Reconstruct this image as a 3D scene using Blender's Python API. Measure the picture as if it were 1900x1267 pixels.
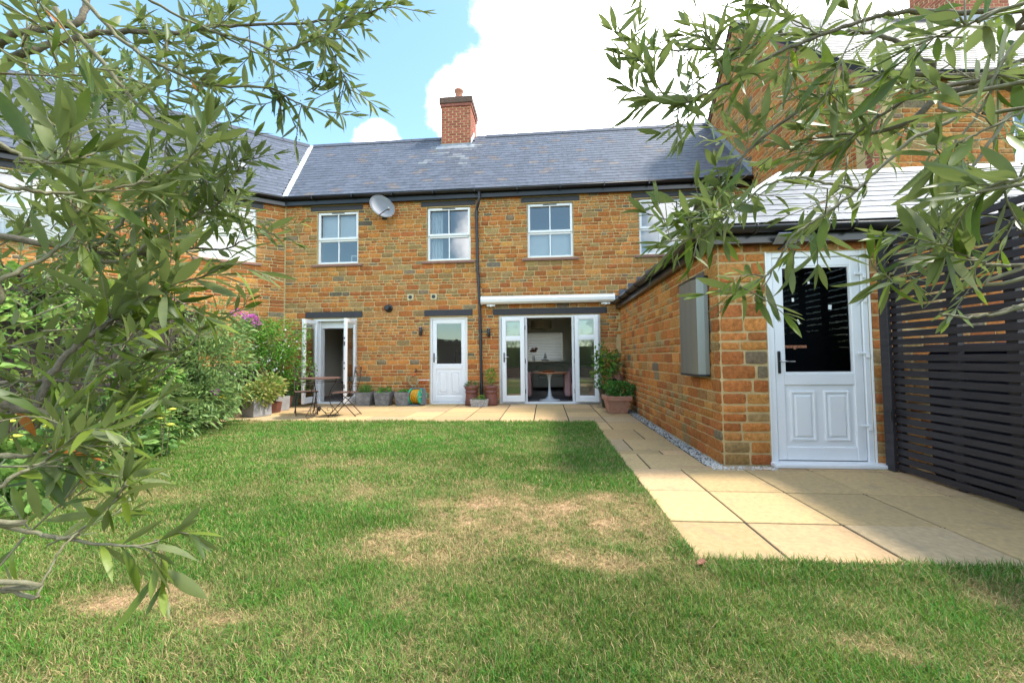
import bpy, bmesh, math, random
import numpy as np
from mathutils import Matrix, Vector

for _o in list(bpy.data.objects):
    bpy.data.objects.remove(_o)
sc = bpy.context.scene
COL = sc.collection
rad = math.radians
rng = random.Random(7)
nrng = np.random.default_rng(7)

# ------------------------------------------------------------------ camera
YAW, PITCH, ROLL, FPX, CAMH = -0.083, 0.0413, -0.0099, 733.73, 1.08
_cy, _sy = math.cos(YAW), math.sin(YAW)
CF = np.array([_sy*math.cos(PITCH), _cy*math.cos(PITCH), math.sin(PITCH)])
_r0 = np.array([_cy, -_sy, 0.0]); _u0 = np.cross(_r0, CF)
CR = math.cos(ROLL)*_r0 + math.sin(ROLL)*_u0
CU = -math.sin(ROLL)*_r0 + math.cos(ROLL)*_u0
CAM = np.array([0, 0, CAMH])
cd = bpy.data.cameras.new('camera'); cam = bpy.data.objects.new('camera', cd); COL.objects.link(cam)
cd.sensor_width = 36; cd.lens = FPX/1900*36; cd.clip_start = 0.02; cd.clip_end = 2000
cam.matrix_world = Matrix(((CR[0], CU[0], -CF[0], 0), (CR[1], CU[1], -CF[1], 0), (CR[2], CU[2], -CF[2], CAMH), (0, 0, 0, 1)))
sc.camera = cam

# ------------------------------------------------------------------ world, sun, exposure
SUN_AZ, SUN_EL = 84.0, 58.0          # azimuth clockwise from +Y
w = bpy.data.worlds.new('World'); sc.world = w; w.use_nodes = True
nt = w.node_tree; nt.nodes.clear()
def wn(t, **k):
    n = nt.nodes.new(t)
    for a, b in k.items(): setattr(n, a, b)
    return n
def wl(a, b): nt.links.new(a, b)
sky = wn('ShaderNodeTexSky', sky_type='NISHITA', sun_disc=False, sun_elevation=rad(SUN_EL), sun_rotation=rad(SUN_AZ), air_density=1.0, dust_density=0.6, ozone_density=1.0)
tc = wn('ShaderNodeTexCoord')
n1 = wn('ShaderNodeTexNoise'); n1.inputs['Scale'].default_value = 5.5; n1.inputs['Detail'].default_value = 11; n1.inputs['Roughness'].default_value = 0.62
wl(tc.outputs['Generated'], n1.inputs['Vector'])
BANKS = [((0.14, 0.80, 0.585), 0.255, 0.16), ((-0.13, 0.835, 0.53), 0.115, 0.10), ((0.55, 0.70, 0.45), 0.40, 0.25), ((-0.355, 0.815, 0.455), 0.05, 0.06),
         ((-0.80, -0.50, 0.30), 0.25, 0.25), ((-0.12, -0.93, 0.30), 0.09, 0.10), ((0.45, -0.80, 0.38), 0.26, 0.25), ((-0.97, 0.05, 0.22), 0.22, 0.2), ((0.92, -0.2, 0.25), 0.3, 0.25), ((0, -0.35, 0.9), 0.25, 0.25)]
prev = None
for (c, r, soft) in BANKS:
    c = Vector(c).normalized()
    d = wn('ShaderNodeVectorMath', operation='DISTANCE'); d.inputs[1].default_value = c
    wl(tc.outputs['Generated'], d.inputs[0])
    mr = wn('ShaderNodeMapRange'); mr.inputs['From Min'].default_value = r+soft*0.5; mr.inputs['From Max'].default_value = r-soft*0.5
    wl(d.outputs['Value'], mr.inputs['Value'])
    if prev is None: prev = mr.outputs[0]
    else:
        mx = wn('ShaderNodeMath', operation='MAXIMUM'); wl(prev, mx.inputs[0]); wl(mr.outputs[0], mx.inputs[1]); prev = mx.outputs[0]
ad = wn('ShaderNodeMath', operation='MULTIPLY_ADD'); wl(n1.outputs['Fac'], ad.inputs[0]); ad.inputs[1].default_value = 1.9; ad.inputs[2].default_value = -0.95
s2 = wn('ShaderNodeMath', operation='ADD'); wl(ad.outputs[0], s2.inputs[0]); wl(prev, s2.inputs[1])
rp = wn('ShaderNodeMapRange'); rp.inputs['From Min'].default_value = 0.34; rp.inputs['From Max'].default_value = 0.88; rp.interpolation_type = 'SMOOTHSTEP'
wl(s2.outputs[0], rp.inputs['Value'])
mixc = wn('ShaderNodeMix', data_type='RGBA')
skg = wn('ShaderNodeMix', data_type='RGBA', blend_type='MULTIPLY'); skg.inputs['Factor'].default_value = 1.0; wl(sky.outputs[0], skg.inputs['A']); skg.inputs['B'].default_value = (1.18, 1.34, 1.22, 1)
wl(rp.outputs[0], mixc.inputs['Factor']); wl(skg.outputs['Result'], mixc.inputs['A']); mixc.inputs['B'].default_value = (15.0, 15.3, 15.8, 1)
bg = wn('ShaderNodeBackground'); bg.inputs['Strength'].default_value = 0.15; wl(mixc.outputs['Result'], bg.inputs['Color'])
out = wn('ShaderNodeOutputWorld'); wl(bg.outputs[0], out.inputs['Surface'])

sd = bpy.data.lights.new('sun', 'SUN'); sun = bpy.data.objects.new('sun', sd); COL.objects.link(sun)
sd.energy = 2.8; sd.angle = rad(7.0); sd.color = (1.0, 0.94, 0.84)
_ts = Vector((math.sin(rad(SUN_AZ))*math.cos(rad(SUN_EL)), math.cos(rad(SUN_AZ))*math.cos(rad(SUN_EL)), math.sin(rad(SUN_EL))))
sun.rotation_euler = _ts.to_track_quat('Z', 'Y').to_euler()
sc.view_settings.view_transform = 'Standard'; sc.view_settings.look = 'None'
sc.view_settings.gamma = 1.0; sc.view_settings.use_curve_mapping = False
sc.view_settings.exposure = 1.25

# ------------------------------------------------------------------ helpers
def at(u, v, d):
    """point at depth d (metres along the view axis) seen at photo pixel u, v"""
    return CAM + (CF + CR*(u-950)/FPX - CU*(v-633.5)/FPX)*d
def proj(P):
    d = np.asarray(P, float)-CAM; z = d@CF
    return 950+FPX*(d@CR)/z, 633.5-FPX*(d@CU)/z, z

class MB:
    """collects vertices and faces; M is a 4x4 applied to what is added"""
    def __init__(s, M=None): s.v = []; s.f = []; s.M = M; s.c = []; s.col = None
    def add(s, vs, fs):
        n = len(s.v)
        if s.M is not None:
            vs = [tuple(s.M @ Vector(p)) for p in vs]
        s.v += [tuple(p) for p in vs]; s.f += [tuple(i+n for i in f) for f in fs]
        s.c += [s.col]*len(vs)
        return s
    def box(s, x0, x1, y0, y1, z0, z1, b=0.0):
        if b <= 0:
            vs = [(x, y, z) for z in (z0, z1) for y in (y0, y1) for x in (x0, x1)]
            return s.add(vs, [(0, 2, 3, 1), (4, 5, 7, 6), (0, 1, 5, 4), (2, 6, 7, 3), (0, 4, 6, 2), (1, 3, 7, 5)])
        # chamfered box
        vs = []; idx = {}
        for ix, x in enumerate((x0, x1)):
            for iy, y in enumerate((y0, y1)):
                for iz, z in enumerate((z0, z1)):
                    sx, sy, sz = (1, -1)[ix], (1, -1)[iy], (1, -1)[iz]
                    for a in range(3):
                        p = [x, y, z]
                        for k, sg in enumerate((sx, sy, sz)):
                            if k != a: p[k] += sg*b
                        idx[(ix, iy, iz, a)] = len(vs); vs.append(tuple(p))
        g = lambda *k: idx[k]; fs = []
        for i in (0, 1):
            q = [g(i, 0, 0, 0), g(i, 1, 0, 0), g(i, 1, 1, 0), g(i, 0, 1, 0)]; fs.append(q if i else q[::-1])
            q = [g(0, i, 0, 1), g(0, i, 1, 1), g(1, i, 1, 1), g(1, i, 0, 1)]; fs.append(q if i else q[::-1])
            q = [g(0, 0, i, 2), g(1, 0, i, 2), g(1, 1, i, 2), g(0, 1, i, 2)]; fs.append(q if i else q[::-1])
        for i in (0, 1):
            for j in (0, 1):
                fs.append((g(i, j, 0, 0), g(i, j, 1, 0), g(i, j, 1, 1), g(i, j, 0, 1)))
                fs.append((g(i, 0, j, 0), g(i, 1, j, 0), g(i, 1, j, 2), g(i, 0, j, 2)))
                fs.append((g(0, i, j, 1), g(1, i, j, 1), g(1, i, j, 2), g(0, i, j, 2)))
                for k in (0, 1): fs.append((g(i, j, k, 0), g(i, j, k, 1), g(i, j, k, 2)))
        return s.add(vs, fs)
    def tube(s, pts, r, n=8, cap=True):
        pts = [np.array(p, float) for p in pts]; m = len(pts)
        rs = r if hasattr(r, '__len__') else [r]*m
        T = [pts[min(i+1, m-1)]-pts[max(i-1, 0)] for i in range(m)]
        T = [t/(np.linalg.norm(t)+1e-12) for t in T]
        a = np.array([0, 0, 1.0]) if abs(T[0][2]) < 0.9 else np.array([1.0, 0, 0])
        N = np.cross(T[0], a); N /= np.linalg.norm(N)
        vs = []
        for i in range(m):
            N = N-T[i]*(N@T[i]); N /= (np.linalg.norm(N)+1e-12); B = np.cross(T[i], N)
            for k in range(n):
                an = 2*math.pi*k/n
                vs.append(tuple(pts[i]+rs[i]*(math.cos(an)*N+math.sin(an)*B)))
        fs = [(i*n+k, i*n+(k+1) % n, (i+1)*n+(k+1) % n, (i+1)*n+k) for i in range(m-1) for k in range(n)]
        if cap:
            fs.append(tuple(range(n))[::-1]); fs.append(tuple(range((m-1)*n, m*n)))
        return s.add(vs, fs)
    def lathe(s, prof, n=20, c=(0, 0, 0), sq=None, cap=True):
        vs = []; m = len(prof)
        for r, z in prof:
            for k in range(n):
                an = 2*math.pi*(k+0.5)/n
                x, y = math.cos(an), math.sin(an)
                if sq:
                    e = max(abs(x), abs(y)); x, y = x/e*(1-sq)+x*sq, y/e*(1-sq)+y*sq
                vs.append((c[0]+r*x, c[1]+r*y, c[2]+z))
        fs = [(i*n+k, i*n+(k+1) % n, (i+1)*n+(k+1) % n, (i+1)*n+k) for i in range(m-1) for k in range(n)]
        if cap:
            fs.append(tuple(range(n))[::-1]); fs.append(tuple(range((m-1)*n, m*n)))
        return s.add(vs, fs)
    def prism(s, poly, axis, a, b):
        """extrude a polygon (list of 2D) along an axis from a to b"""
        n = len(poly)
        def P(p, t):
            return {'x': (t, p[0], p[1]), 'y': (p[0], t, p[1]), 'z': (p[0], p[1], t)}[axis]
        vs = [P(p, a) for p in poly]+[P(p, b) for p in poly]
        fs = [tuple(range(n)), tuple(range(n, 2*n))[::-1]]+[(i, i+n, (i+1) % n+n, (i+1) % n) for i in range(n)]
        return s.add(vs, fs)
    def slab(s, poly, t):
        """3D polygon given thickness t along its own normal (downwards)"""
        P = [Vector(p) for p in poly]; nrm = (P[1]-P[0]).cross(P[2]-P[0]).normalized()
        if nrm.z < 0: nrm = -nrm
        Q = [p-nrm*t for p in P]; n = len(P)
        return s.add([tuple(p) for p in P+Q], [tuple(range(n)), tuple(range(n, 2*n))[::-1]]+[(i, i+n, (i+1) % n+n, (i+1) % n) for i in range(n)])

def recalc(me):
    bm = bmesh.new(); bm.from_mesh(me); bmesh.ops.recalc_face_normals(bm, faces=bm.faces); bm.to_mesh(me); bm.free()

def ob(name, mb, mat, parent=None, smooth=False, kind=None, label=None, fix=True):
    me = bpy.data.meshes.new(name); me.from_pydata(mb.v, [], mb.f); me.update()
    if fix and len(mb.f) < 60000: recalc(me)
    if any(c is not None for c in mb.c):
        ca = me.color_attributes.new('Col', 'FLOAT_COLOR', 'POINT')
        ca.data.foreach_set('color', np.array([(c or (1, 1, 1))+(1,) for c in mb.c], np.float32).ravel())
    if smooth: me.polygons.foreach_set('use_smooth', [True]*len(me.polygons))
    if mat: me.materials.append(mat)
    o = bpy.data.objects.new(name, me); COL.objects.link(o)
    if parent: par(o, parent)
    if kind: o['kind'] = kind
    if label: o['label'] = label
    return o
LOCALP = [False]
def par(o, p):
    o.parent = p
    if not LOCALP[0]:
        m = Matrix.Identity(4); q = p
        while q is not None:
            m = (q.matrix_basis if q.parent is None else q.matrix_parent_inverse @ q.matrix_basis) @ m
            q = q.parent
        o.matrix_parent_inverse = m.inverted()
def thing(name, label, cat, loc=(0, 0, 0), rz=0, group=None):
    o = bpy.data.objects.new(name, None); COL.objects.link(o); o.location = loc; o.rotation_euler = (0, 0, rz)
    o.empty_display_size = 0.1
    o['label'] = label; o['category'] = cat
    if group: o['group'] = group
    return o
def tag(o, label, cat, group=None):
    o['label'] = label; o['category'] = cat
    if group: o['group'] = group
    return o
def bigmesh(name, V, faces_flat, loop_starts, mat, parent=None, col=None, kind=None, smooth=False):
    """numpy mesh"""
    me = bpy.data.meshes.new(name)
    me.vertices.add(len(V)); me.vertices.foreach_set('co', np.ascontiguousarray(V, np.float32).ravel())
    me.loops.add(len(faces_flat)); me.loops.foreach_set('vertex_index', np.ascontiguousarray(faces_flat, np.int32))
    me.polygons.add(len(loop_starts)); me.polygons.foreach_set('loop_start', np.ascontiguousarray(loop_starts, np.int32))
    me.update(calc_edges=True); me.validate()
    if col is not None:
        ca = me.color_attributes.new('Col', 'FLOAT_COLOR', 'POINT')
        c4 = np.ones((len(V), 4), np.float32); c4[:, :3] = col; ca.data.foreach_set('color', c4.ravel())
    if smooth: me.shade_smooth()
    else: me.shade_flat()
    me.materials.append(mat)
    o = bpy.data.objects.new(name, me); COL.objects.link(o)
    if parent: par(o, parent)
    if kind: o['kind'] = kind
    return o

def Mframe(origin, ang):
    """frame: local x along the wall, y into the wall, z up; ang = direction of x"""
    c, s_ = math.cos(ang), math.sin(ang)
    return Matrix(((c, -s_, 0, origin[0]), (s_, c, 0, origin[1]), (0, 0, 1, origin[2]), (0, 0, 0, 1)))

# ------------------------------------------------------------------ materials
def material(name, c1, c2=None, scale=8.0, rough=0.7, bump=0.0, bscale=None, metallic=0.0, spec=0.5, src=None, amt=0.5, detail=5, stretch=None, transl=0.0, back=None, coat=0.0, stain=None):
    m = bpy.data.materials.new(name); m.use_nodes = True; t = m.node_tree; t.nodes.clear()
    N = t.nodes.new
    L = t.links.new
    o = N('ShaderNodeOutputMaterial'); p = N('ShaderNodeBsdfPrincipled')
    p.inputs['Roughness'].default_value = rough; p.inputs['Metallic'].default_value = metallic
    p.inputs['Specular IOR Level'].default_value = spec
    p.inputs['Coat Weight'].default_value = coat
    geo = N('ShaderNodeNewGeometry')
    vec = geo.outputs['Position']
    if stretch:
        mp = N('ShaderNodeVectorMath'); mp.operation = 'MULTIPLY'; mp.inputs[1].default_value = stretch; L(vec, mp.inputs[0]); vec = mp.outputs[0]
    nz = N('ShaderNodeTexNoise'); nz.inputs['Scale'].default_value = scale; nz.inputs['Detail'].default_value = detail; nz.inputs['Roughness'].default_value = 0.6
    L(vec, nz.inputs['Vector'])
    c2 = c2 or tuple(x*0.75 for x in c1)
    if src:
        if src == 'obj': s_ = N('ShaderNodeObjectInfo').outputs['Color']
        else:
            a = N('ShaderNodeAttribute'); a.attribute_name = 'Col'; s_ = a.outputs['Color']
        mr = N('ShaderNodeMapRange'); mr.inputs['From Min'].default_value = 0.3; mr.inputs['From Max'].default_value = 0.7
        mr.inputs['To Min'].default_value = 1-amt; mr.inputs['To Max'].default_value = 1+amt
        L(nz.outputs['Fac'], mr.inputs['Value'])
        mx = N('ShaderNodeVectorMath'); mx.operation = 'MULTIPLY'; L(s_, mx.inputs[0]); L(mr.outputs[0], mx.inputs[1])
        colr = mx.outputs[0]
    else:
        mr = N('ShaderNodeMapRange'); mr.inputs['From Min'].default_value = 0.32; mr.inputs['From Max'].default_value = 0.68
        L(nz.outputs['Fac'], mr.inputs['Value'])
        mx = N('ShaderNodeMix'); mx.data_type = 'RGBA'; L(mr.outputs[0], mx.inputs['Factor'])
        mx.inputs['A'].default_value = (*c1, 1); mx.inputs['B'].default_value = (*c2, 1); colr = mx.outputs['Result']
    if stain:
        sc_, thr, scol, sstr = stain
        n3 = N('ShaderNodeTexNoise'); n3.inputs['Scale'].default_value = sc_; n3.inputs['Detail'].default_value = 6
        L(geo.outputs['Position'], n3.inputs['Vector'])
        m3 = N('ShaderNodeMapRange'); m3.inputs['From Min'].default_value = thr; m3.inputs['From Max'].default_value = thr+0.14; m3.inputs['To Max'].default_value = sstr
        L(n3.outputs['Fac'], m3.inputs['Value'])
        mx3 = N('ShaderNodeMix'); mx3.data_type = 'RGBA'; L(m3.outputs[0], mx3.inputs['Factor']); L(colr, mx3.inputs['A']); mx3.inputs['B'].default_value = (*scol, 1)
        colr = mx3.outputs['Result']
    if back:
        mb_ = N('ShaderNodeMix'); mb_.data_type = 'RGBA'; L(geo.outputs['Backfacing'], mb_.inputs['Factor']); L(colr, mb_.inputs['A'])
        mb_.inputs['B'].default_value = (*back, 1); colr = mb_.outputs['Result']
    L(colr, p.inputs['Base Color'])
    if bump:
        b = N('ShaderNodeBump'); b.inputs['Strength'].default_value = bump; b.inputs['Distance'].default_value = 0.01
        n2 = N('ShaderNodeTexNoise'); n2.inputs['Scale'].default_value = bscale or scale*4; n2.inputs['Detail'].default_value = 8; n2.inputs['Roughness'].default_value = 0.65
        L(vec, n2.inputs['Vector']); L(n2.outputs['Fac'], b.inputs['Height']); L(b.outputs[0], p.inputs['Normal'])
    sh = p.outputs[0]
    if transl:
        tr = N('ShaderNodeBsdfTranslucent'); L(colr, tr.inputs['Color'])
        ms = N('ShaderNodeMixShader'); ms.inputs[0].default_value = transl; L(sh, ms.inputs[1]); L(tr.outputs[0], ms.inputs[2]); sh = ms.outputs[0]
    L(sh, o.inputs['Surface'])
    return m

def glass_mat(name, tint=(0.9, 0.93, 0.92), refl=0.16):
    m = bpy.data.materials.new(name); m.use_nodes = True; t = m.node_tree; t.nodes.clear()
    o = t.nodes.new('ShaderNodeOutputMaterial'); tr = t.nodes.new('ShaderNodeBsdfTransparent'); tr.inputs[0].default_value = (*tint, 1)
    gl = t.nodes.new('ShaderNodeBsdfGlossy'); gl.inputs['Roughness'].default_value = 0.01
    fr = t.nodes.new('ShaderNodeFresnel'); fr.inputs['IOR'].default_value = 1.5
    ma = t.nodes.new('ShaderNodeMath'); ma.operation = 'ADD'; ma.use_clamp = True; ma.inputs[1].default_value = refl
    nz = t.nodes.new('ShaderNodeTexNoise'); nz.inputs['Scale'].default_value = 1.5
    bp = t.nodes.new('ShaderNodeBump'); bp.inputs['Strength'].default_value = 0.03; bp.inputs['Distance'].default_value = 0.02
    g = t.nodes.new('ShaderNodeNewGeometry')
    t.links.new(g.outputs['Position'], nz.inputs['Vector']); t.links.new(nz.outputs['Fac'], bp.inputs['Height']); t.links.new(bp.outputs[0], gl.inputs['Normal'])
    t.links.new(fr.outputs[0], ma.inputs[0]); mx = t.nodes.new('ShaderNodeMixShader')
    t.links.new(ma.outputs[0], mx.inputs[0]); t.links.new(tr.outputs[0], mx.inputs[1]); t.links.new(gl.outputs[0], mx.inputs[2]); t.links.new(mx.outputs[0], o.inputs['Surface'])
    return m

S = {}
S['stone_o'] = material('ironstone_single', (1, 1, 1), src='obj', amt=0.32, scale=30, rough=0.9, bump=1.0, bscale=70, spec=0.2, stain=(5.0, 0.66, (0.36, 0.25, 0.12), 0.35))
S['stone_a'] = material('ironstone_wall', (1, 1, 1), src='attr', amt=0.32, scale=30, rough=0.9, bump=1.0, bscale=70, spec=0.2, stain=(5.0, 0.66, (0.36, 0.25, 0.12), 0.35))
S['mortar'] = material('lime_mortar', (0.58, 0.435, 0.225), (0.47, 0.345, 0.17), scale=14, rough=0.95, bump=0.5, bscale=120, spec=0.1)
S['slate_o'] = material('slate_single', (1, 1, 1), src='obj', amt=0.25, scale=9, rough=0.55, bump=0.15, bscale=50, spec=0.28, stain=(1.6, 0.66, (0.22, 0.16, 0.12), 0.4))
S['slate_a'] = material('slate_roof', (1, 1, 1), src='attr', amt=0.25, scale=9, rough=0.55, bump=0.15, bscale=50, spec=0.28, stain=(1.6, 0.66, (0.22, 0.16, 0.12), 0.4))
S['underlay'] = material('roof_underlay', (0.02, 0.02, 0.025), rough=0.9)
S['brick_o'] = material('red_brick_single', (1, 1, 1), src='obj', amt=0.25, scale=30, rough=0.85, bump=0.4, bscale=120, spec=0.2)
S['brick_a'] = material('red_brick', (1, 1, 1), src='attr', amt=0.25, scale=30, rough=0.85, bump=0.4, bscale=120, spec=0.2)
S['upvc'] = material('white_upvc', (0.80, 0.81, 0.83), (0.76, 0.77, 0.79), scale=3, rough=0.32, spec=0.5)
S['black'] = material('black_plastic', (0.012, 0.012, 0.014), (0.018, 0.018, 0.02), scale=5, rough=0.28, spec=0.5)
S['pipe'] = material('weathered_black_pipe', (0.035, 0.035, 0.042), (0.02, 0.02, 0.024), scale=9, rough=0.45)
S['lintel'] = material('painted_lintel', (0.022, 0.022, 0.028), (0.035, 0.033, 0.04), scale=14, rough=0.6, bump=0.2)
S['sill'] = material('clay_tile_sill', (0.28, 0.14, 0.11), (0.20, 0.10, 0.085), scale=30, rough=0.8, bump=0.3)
S['lead'] = material('lead_sheet', (0.33, 0.35, 0.38), (0.22, 0.24, 0.27), scale=6, rough=0.5, metallic=0.2, bump=0.2)
S['paleLead'] = material('pale_valley_lining', (0.62, 0.64, 0.66), (0.45, 0.47, 0.5), scale=4, rough=0.55, bump=0.2)
S['glass'] = glass_mat('window_glass', refl=0.17)
S['glassdark'] = glass_mat('store_door_glass', tint=(0.5, 0.52, 0.55), refl=-0.028)
S['chrome'] = material('steel_handle', (0.55, 0.56, 0.58), rough=0.25, metallic=1.0)
S['steel'] = material('brushed_steel', (0.32, 0.325, 0.30), (0.24, 0.245, 0.225), scale=3, rough=0.5, metallic=0.9, bump=0.15, bscale=60, stretch=(1, 1, 0.05))
S['slab'] = material('buff_paving', (1, 1, 1), src='obj', amt=0.15, scale=28, detail=8, rough=0.85, bump=0.4, bscale=110, spec=0.2, stain=(5.5, 0.58, (0.27, 0.21, 0.15), 0.42))
S['joint'] = material('jointing_sand', (0.025, 0.021, 0.016), (0.014, 0.012, 0.009), scale=30, rough=0.95, bump=0.4)
S['pebble'] = material('limestone_chippings', (1, 1, 1), src='attr', amt=0.2, scale=40, rough=0.8)
S['soil'] = material('garden_soil', (0.07, 0.045, 0.028), (0.035, 0.024, 0.016), scale=20, rough=0.95, bump=0.8, bscale=60)
S['turf'] = material('turf_base', (1, 1, 1), src='attr', amt=0.45, scale=26, rough=0.95, bump=0.9, bscale=90, spec=0.1)
S['grass'] = material('grass_blades', (1, 1, 1), src='attr', amt=0.12, scale=3, rough=0.6, transl=0.35, spec=0.25)
S['far'] = material('far_ground', (0.10, 0.13, 0.05), (0.13, 0.12, 0.06), scale=0.4, rough=0.95)
S['fence'] = material('dark_stained_timber', (0.016, 0.013, 0.016), (0.032, 0.026, 0.028), scale=30, rough=0.55, bump=0.4, bscale=80, stretch=(1, 0.12, 1))
S['cut'] = material('bare_slat_end', (0.32, 0.24, 0.2), (0.22, 0.16, 0.13), scale=40, rough=0.8)
S['board'] = material('weathered_fence_board', (0.062, 0.05, 0.042), (0.03, 0.024, 0.02), scale=10, rough=0.85, bump=0.6, bscale=40, stretch=(6, 6, 0.25))
S['bark'] = material('olive_bark', (0.20, 0.165, 0.11), (0.10, 0.085, 0.06), scale=45, rough=0.9, bump=0.7, bscale=120)
S['twig'] = material('olive_twig', (0.22, 0.21, 0.12), (0.13, 0.11, 0.065), scale=60, rough=0.8, bump=0.3)
S['leaf_o'] = material('olive_leaf_single', (1, 1, 1), src='obj', amt=0.2, scale=25, rough=0.42, spec=0.4, transl=0.42, back=(0.165, 0.205, 0.062))
S['leaf_a'] = material('olive_leaf', (1, 1, 1), src='attr', amt=0.2, scale=25, rough=0.42, spec=0.4, transl=0.42, back=(0.165, 0.205, 0.062))
S['plant'] = material('plant_leaf', (1, 1, 1), src='attr', amt=0.25, scale=20, rough=0.55, spec=0.3, transl=0.3)
S['petal'] = material('flower_petal', (1, 1, 1), src='attr', amt=0.1, scale=20, rough=0.6, transl=0.3)
S['stem'] = material('plant_stem', (0.14, 0.12, 0.06), (0.09, 0.07, 0.035), scale=30, rough=0.85)
S['terra'] = material('terracotta', (0.36, 0.15, 0.09), (0.42, 0.25, 0.18), scale=9, rough=0.85, bump=0.25)
S['chimpot'] = material('salt_glazed_clay', (0.20, 0.075, 0.055), (0.14, 0.05, 0.04), scale=8, rough=0.5, bump=0.15)
S['stonepot'] = material('grey_stone_planter', (0.24, 0.24, 0.245), (0.10, 0.103, 0.108), scale=11, rough=0.9, bump=0.7)
S['zinc'] = material('grey_zinc_planter', (0.33, 0.33, 0.33), (0.24, 0.24, 0.245), scale=6, rough=0.6, bump=0.1)
S['greenpot'] = material('pale_green_pot', (0.16, 0.27, 0.19), (0.12, 0.2, 0.15), scale=6, rough=0.6)
S['darkpot'] = material('dark_glazed_pot', (0.035, 0.035, 0.022), (0.02, 0.022, 0.016), scale=8, rough=0.35)
S['speckle'] = material('speckled_stone_trough', (0.55, 0.55, 0.54), (0.12, 0.12, 0.12), scale=70, rough=0.85, bump=0.6, bscale=90, detail=2)
S['iron'] = material('rusty_wrought_iron', (0.075, 0.05, 0.042), (0.04, 0.03, 0.03), scale=60, rough=0.65, metallic=0.4)
S['tabletop'] = material('rusty_table_top', (0.17, 0.085, 0.06), (0.10, 0.06, 0.05), scale=25, rough=0.6, metallic=0.3)
S['dish'] = material('grey_dish', (0.20, 0.205, 0.225), (0.17, 0.175, 0.195), scale=5, rough=0.55)
S['cream'] = material('cream_vent', (0.62, 0.55, 0.33), (0.5, 0.44, 0.26), scale=12, rough=0.7)
S['greyplastic'] = material('grey_reel_plastic', (0.17, 0.18, 0.2), rough=0.5)
S['teal'] = material('green_reel_drum', (0.03, 0.40, 0.24), (0.02, 0.33, 0.2), rough=0.4)
S['yellow'] = material('yellow_hose', (0.62, 0.33, 0.012), (0.5, 0.26, 0.01), rough=0.45)
S['orange'] = material('orange_fitting', (0.65, 0.16, 0.04), rough=0.45)
S['solar'] = material('blue_solar_cell', (0.015, 0.04, 0.16), (0.01, 0.025, 0.11), scale=15, rough=0.15)
S['lamp'] = material('dark_lamp_body', (0.03, 0.032, 0.04), rough=0.4)
S['room'] = material('interior_plaster', (0.72, 0.69, 0.63), (0.68, 0.65, 0.6), scale=2, rough=0.9)
S['roomdark'] = material('interior_taupe', (0.66, 0.61, 0.5), (0.6, 0.55, 0.45), scale=2, rough=0.9)
S['carpet'] = material('grey_carpet', (0.22, 0.20, 0.20), (0.17, 0.155, 0.155), scale=25, rough=0.95)
S['pink'] = material('pink_upholstery', (0.42, 0.24, 0.23), (0.36, 0.2, 0.19), scale=15, rough=0.9)
S['sofa'] = material('olive_grey_upholstery', (0.48, 0.45, 0.37), (0.42, 0.39, 0.31), scale=10, rough=0.9)
S['white'] = material('white_lacquer', (0.8, 0.8, 0.79), (0.77, 0.77, 0.77), rough=0.25)
S['wood'] = material('orange_wood', (0.36, 0.14, 0.05), (0.28, 0.1, 0.035), scale=12, rough=0.4)
S['darkwood'] = material('dark_wood', (0.09, 0.03, 0.018), (0.06, 0.02, 0.012), scale=14, rough=0.4)
S['fridge'] = material('off_white_enamel', (0.6, 0.58, 0.52), (0.56, 0.54, 0.49), rough=0.35)
S['fabricwhite'] = material('white_blind', (0.78, 0.79, 0.82), (0.74, 0.75, 0.78), rough=0.8, transl=0.2)
S['print'] = material('framed_print', (0.55, 0.5, 0.44), (0.3, 0.14, 0.1), scale=9, rough=0.5)
S['letters'] = material('orange_brown_lettering', (0.48, 0.2, 0.11), rough=0.5)
S['navy'] = material('dark_blue_box', (0.012, 0.016, 0.035), (0.018, 0.022, 0.045), rough=0.4)
S['bright_yellow'] = material('yellow_plastic', (0.7, 0.5, 0.01), (0.6, 0.42, 0.01), rough=0.4)
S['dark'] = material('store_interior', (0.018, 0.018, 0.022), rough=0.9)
# ================================================================== masonry and roofing builders
def stone_variant(seed, nx=4, nz=3, rough=0.22):
    r = random.Random(seed); vs = []; idx = {}
    def jit(a): return r.uniform(-a, a)
    for j in range(nz+1):
        for i in range(nx+1):
            x, z = i/nx-0.5, j/nz-0.5
            edge = (i in (0, nx)) or (j in (0, nz)); corner = (i in (0, nx)) and (j in (0, nz))
            if corner: x *= 1-0.015-r.random()*0.035; z *= 1-0.03-r.random()*0.07
            elif edge: x += jit(0.03) if i not in (0, nx) else jit(0.012); z += jit(0.03) if j not in (0, nz) else jit(0.03)
            y = -0.62+jit(0.12) if edge else -1.0+jit(rough*1.6)
            idx[(i, j)] = len(vs); vs.append((x, y, z))
    ring = [(i, 0) for i in range(nx)]+[(nx, j) for j in range(nz)]+[(i, nz) for i in range(nx, 0, -1)]+[(0, j) for j in range(nz, 0, -1)]
    bi = []
    for k in ring:
        p = vs[idx[k]]; bi.append(len(vs)); vs.append((p[0]*1.02, 0.6, p[2]*1.03))
    fs = [(idx[(i, j)], idx[(i+1, j)], idx[(i+1, j+1)], idx[(i, j+1)]) for i in range(nx) for j in range(nz)]
    n = len(ring)
    fs += [(idx[ring[(k+1) % n]], idx[ring[k]], bi[k], bi[(k+1) % n]) for k in range(n)]
    return vs, fs
def mesh_of(name, vs, fs, mat, smooth=False):
    me = bpy.data.meshes.new(name); me.from_pydata(vs, [], fs); me.update(); me.materials.append(mat)
    if smooth: me.polygons.foreach_set('use_smooth', [True]*len(me.polygons))
    return me
STONE = [stone_variant(s) for s in range(12)]
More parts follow.
